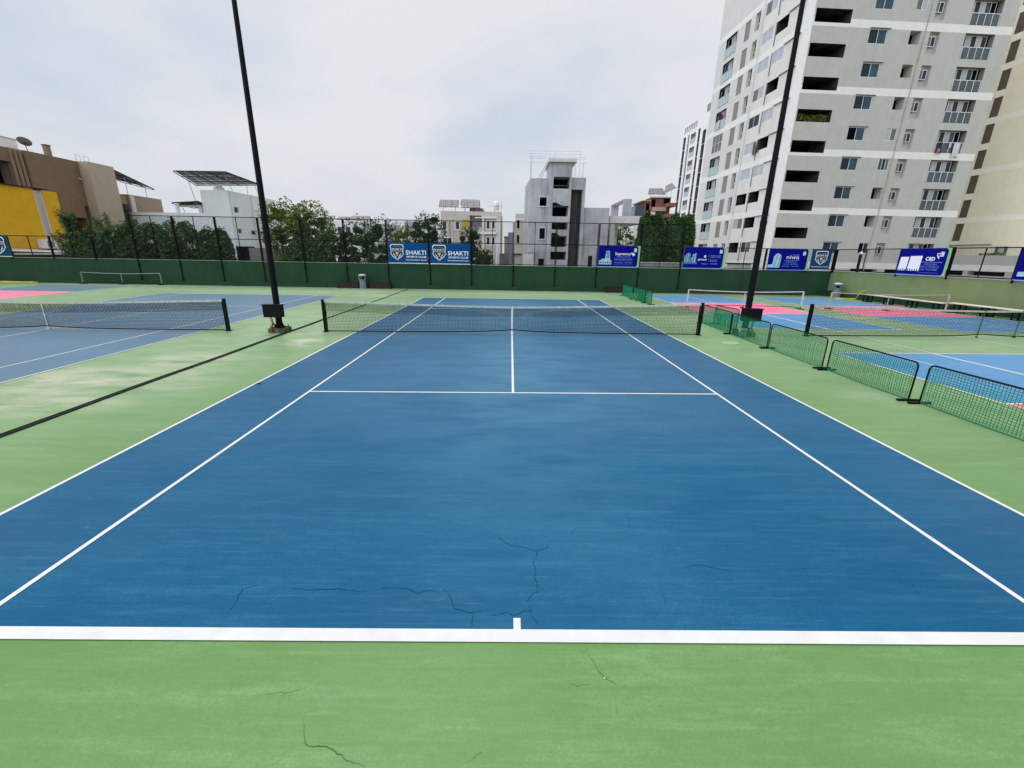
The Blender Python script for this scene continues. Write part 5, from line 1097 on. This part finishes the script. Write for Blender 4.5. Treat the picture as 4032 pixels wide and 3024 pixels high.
# ---- greige house with arrays, behind the banners
r_ = thing('greige_house', 'pale greige house with white window surrounds, behind the club banners', 'house', (-6, 50, -1.5))
GF = Fr((0, 50, 0), (1, 0, 0), (0, 1, 0))
gw = [(-10.2, -9.62, 5.9, 7.12), (-8.3, -7.72, 6.0, 7.1), (-10.2, -8.9, 3.6, 4.8), (-3.72, -3.24, 6.15, 7.27), (-2.92, -2.48, 6.2, 7.28), (-3.72, -3.24, 3.9, 5.0), (-2.92, -2.48, 3.9, 5.0)]
b = MB(); facade(b, GF, -10.46, -1.55, -1.5, 8.55, [(*q, .2, 1) for q in gw]+[(-6.2, -4.45, 6.35, 8.0, .5, 2)], lambda s, z: 0)
b.quad((-10.46, 50, 8.5), (-1.55, 50, 8.5), (-1.55, 60, 8.5), (-10.46, 60, 8.5)); b.quad((-10.46, 50, -1.5), (-10.46, 60, -1.5), (-10.46, 60, 8.55), (-10.46, 50, 8.55)); b.quad((-1.55, 50, -1.5), (-1.55, 60, -1.5), (-1.55, 60, 8.55), (-1.55, 50, 8.55)); b.build('wall', [M['b4'], M['dark'], M['louv']], r_)
for q in gw:
    fr = window(GF, r_, *q, .08, 1 if q[1]-q[0] < 1 else 2, 1, ['glass'], .05)
    b = MB(); w = .12; b.box(q[0]-w, q[1]+w, -.07, -.003, q[3], q[3]+w, F=GF); b.box(q[0]-w, q[1]+w, -.07, -.003, q[2]-w, q[2], F=GF); b.box(q[0]-w, q[0], -.07, -.003, q[2], q[3], F=GF); b.box(q[1], q[1]+w, -.07, -.003, q[2], q[3], F=GF); b.build('surround', M['white'], fr)
b = MB(); b.box(-5.4, -2.2, 49.6, 49.99, 7.6, 7.75); b.box(-5.4, -2.2, 49.6, 49.99, 5.4, 5.75); b.box(-4.3, -4.1, 49.7, 49.99, -1.5, 7.6); b.build('balcony_slab', M['white'], r_)
b = MB(); b.box(-6.4, -4.4, 52, 58, 8.503, 9.2); b.build('roof_room', M['louv'], r_)
b = MB(); b.box(-2.3, -1.7, 49.9, 49.99, -1.5, 7.5); b.tube([(-2.1, 49.8, -1), (-2.1, 49.8, 7.9), (-1.9, 49.8, 8.0)], .05, 6); b.build('drain_pipes', M['white'], r_)
for i, (x0, x1, z0, z1, y) in enumerate(((-10.75, -7.95, 9.2, 10.15, 50.5), (-7.45, -4.75, 9.15, 10.1, 50.5), (-7.9, -5.1, 9.9, 10.6, 53.5))):
    canopy([(x0, y, z0), (x1, y, z0), (x1-.1, y+1.6, z1+.15), (x0-.1, y+1.6, z1+.15)], ('leftmost solar array on the greige house roof', 'right hand solar array on the greige house roof', 'rear solar array on the greige house, showing over the right hand one')[i], 'solar_l', 6, 3,
           [((x0+.5, y+.8, 8.5), (x0+.5, y+.8, z0+.4)), ((x1-.5, y+.8, 8.5), (x1-.5, y+.8, z0+.4))])
r_ = thing('water_tank', 'tall white water tank on a stand at the right of the greige house roof', 'water tank', (-2.3, 51.5, 8.5))
b = MB(); b.lathe((-2.35, 51.5, 9.0), [(.0001, 0), (.42, 0), (.42, .95), (.36, 1.1), (.12, 1.18), (.0001, 1.19)], 16); b.build('tank_body', M['tank'], r_, smooth=True); b = MB()
for a in range(4): b.tube([(-2.35+.4*math.cos(R(90*a+45)), 51.5+.4*math.sin(R(90*a+45)), 8.5), (-2.35+.3*math.cos(R(90*a+45)), 51.5+.3*math.sin(R(90*a+45)), 9.0)], .03, 5)
b.tube([(-1.6, 51, 8.5), (-1.6, 51, 10.2)], .02, 5); b.tube([(-3.6, 51, 9.4), (-1.4, 51, 9.4)], .02, 5); b.build('stand', M['blackm'], r_)
mb = MB(); n = 8
for i in range(n): a = -7.3+1.0*i/n; c = -7.3+1.0*(i+1)/n; mb.quad((a, 49.6+.06*math.sin(i*2), 7.4), (c, 49.6+.06*math.sin(i*2+2), 7.4), (c, 49.55, 6.1+.12*math.sin(i)), (a, 49.55, 6.1+.12*math.sin(i-1)))
tag(mb.build('yellow_cloth', M['cloth_y']), 'yellow tarpaulin hung on the greige house wall', 'cloth')
r_ = house('wood_fence', 'dark weathered plank fence between the greige house and the concrete house', [(-1.75, -.35, 49.0, 49.08, -1.5, 2.7, 'wood', 'planks')], 'fence')
# narrow houses between
r_ = house('narrow_house', 'narrow pale house wall seen between the greige and concrete houses', [(.55, 1.75, 48, 56, -1.5, 8.15, 'b4', 'wall'), (.45, 1.8, 47.9, 48.3, 7.3, 7.45, 'white', 'ledge')])
for z in (4.2, 6.2): b = MB(); b.box(.75, 1.1, 47.96, 47.997, z, z+1.1); b.build('window', M['dark'], r_)
r_ = house('cream_shed', 'low cream outbuilding at the left foot of the concrete house', [(.3, 1.35, 40, 43, -1.5, 2.6, 'tan', 'wall'), (.1, 1.38, 39.8, 43.2, 2.603, 2.72, 'blackm', 'roof')], 'shed')
b = MB(); b.box(.5, 1.15, 39.97, 39.997, 1.5, 2.2); b.build('window', M['rail_glass'], r_)
r_ = house('blue_grey_house', 'distant blue grey house sliver behind the plank fence', [(-.6, .4, 62, 70, -1.5, 6.3, 'blueg', 'wall'), (-1.3, -.6, 66, 70, -1.5, 5.6, 'tan', 'side_wing')])
b = MB(); b.box(-1.4, -.6, 65.8, 70, 5.603, 5.75); b.build('roof', M['brick'], r_)

# ---- far houses on the left
r_ = house('far_house', 'distant grey house with a flat roof, right of the far solar roofs', [(-28, -23.9, 75, 84, -1.5, 8.1, 'concrete', 'wall'), (-23.897, -22.5, 76, 84, -1.5, 7.9, 'white', 'side_wing')], group='far houses behind the trees')
for k in range(2): b = MB(); b.box(-27.3+1.7*k, -26.5+1.7*k, 74.96, 74.997, 6.0, 7.2); b.build('window', M['dark'], r_)
r_ = house('far_house', 'distant white house under the dark tilted solar panel', [(-22.3, -17, 78, 86, -1.5, 7.9, 'white', 'wall')], group='far houses behind the trees')
for k in range(2): b = MB(); b.box(-21.3+1.7*k, -20.4+1.7*k, 77.96, 77.997, 5.9, 7.0); b.build('window', M['dark'], r_)
r_ = house('far_house', 'distant white house under the pale solar arrays, beside the big tree', [(-36.8, -30.9, 75, 84, -1.5, 8.45, 'white', 'wall'), (-38.6, -36.803, 76, 82, -1.5, 8.2, 'rail_glass', 'glazed_bay')], group='far houses behind the trees')
for k in range(3): b = MB(); b.box(-35.8+1.7*k, -34.9+1.7*k, 74.96, 74.997, 6.2, 7.4); b.build('window', M['glass_b'], r_)
canopy([(-22.5, 77, 7.75), (-19.3, 77, 7.75), (-19.7, 79, 9.0), (-22.9, 79, 9.0)], 'dark tilted solar panel on a far white roof, left of the round tree', 'solar', 4, 2)
canopy([(-39.0, 75, 8.4), (-36.6, 75, 8.6), (-37.3, 78, 9.8), (-39.6, 78, 9.8)], 'leftmost pale solar array on the far white roofs', 'solar_l', 4, 2)
canopy([(-35.8, 75, 8.9), (-33.3, 75, 8.9), (-33.6, 77.5, 9.6), (-36.3, 77.5, 9.6)], 'middle pale solar array on the far white roof', 'solar_l', 4, 2)
canopy([(-33.1, 74.5, 8.8), (-29.4, 74.5, 8.7), (-29.9, 77.5, 9.8), (-33.6, 77.5, 9.8)], 'right hand pale solar array on the far white roof', 'solar_l', 6, 2)

# ---- brick terrace building beside the white tower
r_ = thing('brick_apartments', 'terracotta and white terraced apartment building with roof canopies', 'apartment building', (29, 75, -1.5))
def bb(nm, m, *a): b = MB(); b.box(*a); b.build(nm, M[m], r_)
bb('wall', 'b4', 27.0, 32.4, 75.5, 88, -1.5, 11.0); bb('wall', 'brick', 28.3, 32.4, 76, 88, 11.003, 14.1); bb('wall', 'brick', 26.95, 28.29, 75.2, 82, 10.6, 13.3)
bb('wall', 'white', 27.4, 29.2, 75.0, 75.49, 7, 11.4); bb('glazed_bay', 'rail_glass2', 25.1, 26.94, 75.2, 80, 10.5, 12.5); bb('wall', 'white', 25.0, 26.94, 75.1, 80, 6, 10.49)
bb('roof_slab', 'tan', 26.2, 28.0, 74.6, 82, 13.303, 13.45); bb('roof_slab', 'white', 28.1, 32.4, 75.4, 88, 14.103, 14.3); bb('balcony_slab', 'tan', 28.4, 31.2, 74.6, 75.99, 11.5, 12.2); bb('balcony_slab', 'brick', 31.0, 32.5, 73.2, 75.9, 12.2, 12.9)
bb('balcony_slab', 'brick', 31.0, 32.5, 73.2, 75.4, 10.3, 10.9); bb('balcony_slab', 'tan', 29.6, 32.5, 73.0, 75.4, 8.8, 9.2)
for (x0, x1, z0, z1, y) in ((28.5, 29.3, 12.4, 13.8, 75.96), (27.2, 27.9, 11.2, 12.9, 75.16), (28.0, 28.7, 9.6, 10.6, 74.96), (31.0, 32.2, 12.95, 14.0, 75.96), (30.8, 32.2, 9.3, 10.2, 75.46), (29.6, 30.4, 9.9, 10.8, 75.46)): bb('window', 'dark', x0, x1, y, y+.03, z0, z1)
canopy([(27.4, 75, 14.7), (30.8, 75, 14.7), (31.0, 77.5, 16.1), (28.3, 77.5, 16.1)], 'dark roof canopy at the left of the brick apartments', 'solar', 1, 1, [((28.1, 76, 14.3), (28.1, 76, 15.1)), ((30.6, 76, 14.3), (30.6, 76, 15.1))])
canopy([(30.3, 74.5, 14.8), (32.6, 74.5, 15.9), (32.8, 77.5, 17.2), (31.6, 77.5, 16.6)], 'dark sloping roof canopy at the right of the brick apartments', 'solar', 1, 1, [((31.5, 76, 14.3), (31.5, 76, 15.4)), ((32.3, 76, 14.3), (32.3, 76, 16.2))])
r_ = house('boundary_wall', 'low weathered white boundary wall beyond the fence, below the two big trees', [(11.2, 17.9, 23.5, 23.7, -1.5, 2.12, 'cap', 'wall'), (11.2, 17.9, 23.45, 23.75, 2.123, 2.17, 'concrete_l', 'coping')], 'wall')
r_ = house('pump_box', 'grey equipment box outside the fence below the tower corner', [(17.0, 18.5, 18.6, 19.3, -1.5, 2.2, 'concrete_l', 'body'), (16.9, 18.6, 18.5, 19.4, 2.203, 2.28, 'blackm', 'lid')], 'equipment box')
r_ = house('electric_box', 'tall dark cabinet outside the fence left of the office tower banner', [(5.85, 6.12, 18.2, 18.5, -1.5, 2.6, 'blackm', 'cabinet'), (5.83, 6.14, 18.18, 18.52, 2.603, 2.63, 'black', 'lid')], 'cabinet')

# ------------------------------------------------------------------ trees
def tree(label, x, y, ztop, rx, rz, mats=('leaf',), n=2600, size=.3, dens=1.9, seed=1, base=-1.5, name='tree', cat='tree', lobes=11, group='trees beyond the fence', top_y=None, ry=None):
    rr = random.Random(seed); root = thing(name, label, cat, (x, y, base), group); zc = ztop-rz; ry = ry or rx
    b = MB(); tr = .035*(ztop-base)
    b.tube([(x, y, base), (x+rr.uniform(-.1, .1), y, (base+zc)/2), (x+rr.uniform(-.2, .2), y, zc)], tr*.7, 8, r1=tr*.35)
    limbs = []
    for i in range(7):
        a = rr.uniform(0, 6.28); q = rr.uniform(.35, .75); e_ = Vector((x+rx*q*math.cos(a), y+ry*q*math.sin(a), zc+rz*rr.uniform(-.3, .6))); s_ = Vector((x, y, base+(zc-base)*rr.uniform(.5, .95)))
        b.tube([s_, s_.lerp(e_, .5)+Vector((0, 0, -.1)), e_], tr*.3, 5, r1=tr*.08)
    b.build('trunk', M['bark'], root)
    b = MB(); N_ = int(n*dens); ph = [rr.uniform(0, 6.28) for _ in range(6)]
    def lump(d): return 1+.13*math.sin(3*math.atan2(d.y, d.x)+ph[0]+2*d.z)+.10*math.sin(5*d.x+ph[1])*math.sin(4*d.z+ph[2])+.07*math.sin(9*d.x+7*d.z+ph[3])
    nc = max(26, int(rx*rz*11)); per = N_//nc
    for i in range(nc):
        d = Vector((rr.gauss(0, 1), rr.gauss(0, 1), rr.gauss(0, 1)+.12)).normalized(); q = (rr.uniform(.25, .7) if rr.random() < .3 else rr.uniform(.70, .96))*lump(d)
        if d.z < -.2: q *= .92
        c = Vector((x+d.x*rx*q, y+d.y*ry*q, zc+d.z*rz*q)); cs = rr.uniform(.22, .42)*(.75+.12*rx); hi = (c.z-zc)/rz
        mi = 1 if len(mats) > 1 and hi > .15+rr.uniform(-.35, .35) else 0  # lighter leaf colour on upper clumps paints the lit top of the crown
        leaves(b, c, (cs, cs, cs*.72), per, size*.8, rr, .8, mi)
    for i in range(int(N_*.05)):      # loose sprigs at the edge
        d = Vector((rr.gauss(0, 1), rr.gauss(0, 1), rr.gauss(.2, 1))).normalized(); q = rr.uniform(.95, 1.12)*lump(d); leaves(b, (x+d.x*rx*q, y+d.y*ry*q, zc+d.z*rz*q), (.12, .12, .12), 2, size*.8, rr, .8, len(mats)-1)
    b.build('crown', [M[m] for m in mats], root)
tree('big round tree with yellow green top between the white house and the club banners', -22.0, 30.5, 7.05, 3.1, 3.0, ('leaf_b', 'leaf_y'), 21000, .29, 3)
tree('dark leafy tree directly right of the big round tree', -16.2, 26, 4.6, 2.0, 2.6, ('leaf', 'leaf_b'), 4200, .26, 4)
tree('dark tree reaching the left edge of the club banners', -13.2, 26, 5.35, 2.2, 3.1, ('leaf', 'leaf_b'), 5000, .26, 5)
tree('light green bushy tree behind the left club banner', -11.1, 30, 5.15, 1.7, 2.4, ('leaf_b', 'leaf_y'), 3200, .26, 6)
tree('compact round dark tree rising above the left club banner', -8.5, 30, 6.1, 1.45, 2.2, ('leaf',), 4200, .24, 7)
tree('narrow dark tree at the right edge of the club banners', -4.1, 28, 4.85, .95, 1.9, ('leaf',), 2600, .22, 8)
tree('low dark shrub right of the club banners', -2.7, 27, 2.9, .8, 1.2, ('leaf',), 1500, .22, 9, cat='shrub', name='shrub')
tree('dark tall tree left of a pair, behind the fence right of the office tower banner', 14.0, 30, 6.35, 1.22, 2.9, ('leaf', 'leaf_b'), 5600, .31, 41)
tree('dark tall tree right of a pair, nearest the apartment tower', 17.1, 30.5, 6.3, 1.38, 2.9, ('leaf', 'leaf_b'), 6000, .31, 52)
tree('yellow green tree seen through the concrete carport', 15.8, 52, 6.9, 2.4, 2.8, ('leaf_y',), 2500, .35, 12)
tree('dark bush below the right of the big round tree', -18.6, 25, 3.4, 1.9, 2.0, ('leaf', 'leaf_b'), 3600, .26, 13, cat='shrub', name='shrub')
tree('dense dark shrub at the left under the brown house', -33.6, 21.0, 3.7, 1.9, 2.3, ('leaf', 'leaf_b'), 6500, .26, 14, cat='shrub', name='shrub')
tree('dense dark shrub where the taller fence begins', -30.1, 21.0, 4.3, 1.75, 2.5, ('leaf', 'leaf_b'), 6500, .26, 15, cat='shrub', name='shrub')
tree('dark shrub in front of the white house front wall', -27.3, 21.2, 4.45, 1.35, 2.3, ('leaf', 'leaf_b'), 4600, .24, 16, cat='shrub', name='shrub')
tree('rounded dark shrub left of the low grey shed', -24.5, 21.2, 4.0, 1.15, 1.9, ('leaf', 'leaf_b'), 4000, .24, 17, cat='shrub', name='shrub')
# bamboo sprays
def bamboo(label, x, y, ztop, seed):
    rr = random.Random(seed); root = thing('bamboo', label, 'bamboo', (x, y, -1.5), 'bamboo clumps by the left fence'); st = MB(); lf = MB()
    for i in range(7):
        a = rr.uniform(0, 6.28); rd = rr.uniform(.2, .9); top = Vector((x+rd*math.cos(a), y+rd*math.sin(a)*.6, ztop-rr.uniform(0, 1.0))); bs = Vector((x+.1*i-.3, y, -1.5)); mid = bs.lerp(top, .6)+Vector((0, 0, .6))
        pts = [bs, bs.lerp(mid, .5)+Vector((0, 0, .1)), mid, mid.lerp(top, .6)+Vector((0, 0, .12)), top]; st.tube(pts, .03, 5, r1=.008)
        for k in range(16):
            t_ = .35+.65*k/15; f_ = t_*4; j = min(3, int(f_)); p = pts[j].lerp(pts[j+1], f_-j)
            for _ in range(9):
                d = Vector((rr.uniform(-1, 1), rr.uniform(-.6, .6), rr.uniform(-.9, .15))).normalized(); s = rr.uniform(.18, .34); o = p+Vector((rr.uniform(-.12, .12), rr.uniform(-.12, .12), rr.uniform(-.1, .1))); w = d.cross(Vector((0, 1, 0))).normalized()*.022
                lf.poly([o, o+d*s*.5+w, o+d*s, o+d*s*.5-w])
    st.build('stems', M['bark'], root); lf.build('leaves', M['leaf_b'], root)
bamboo('tallest feathery bamboo clump in front of the tan wall', -35.2, 20.4, 5.7, 31)
bamboo('low feathery bamboo clump left of the tallest one, near the yellow house corner', -36.2, 20.4, 3.9, 32)
bamboo('feathery bamboo clump beside the first tall fence post', -32.6, 20.4, 5.3, 33)
bamboo('feathery bamboo clump in front of the brown rear block', -30.8, 20.4, 5.2, 34)
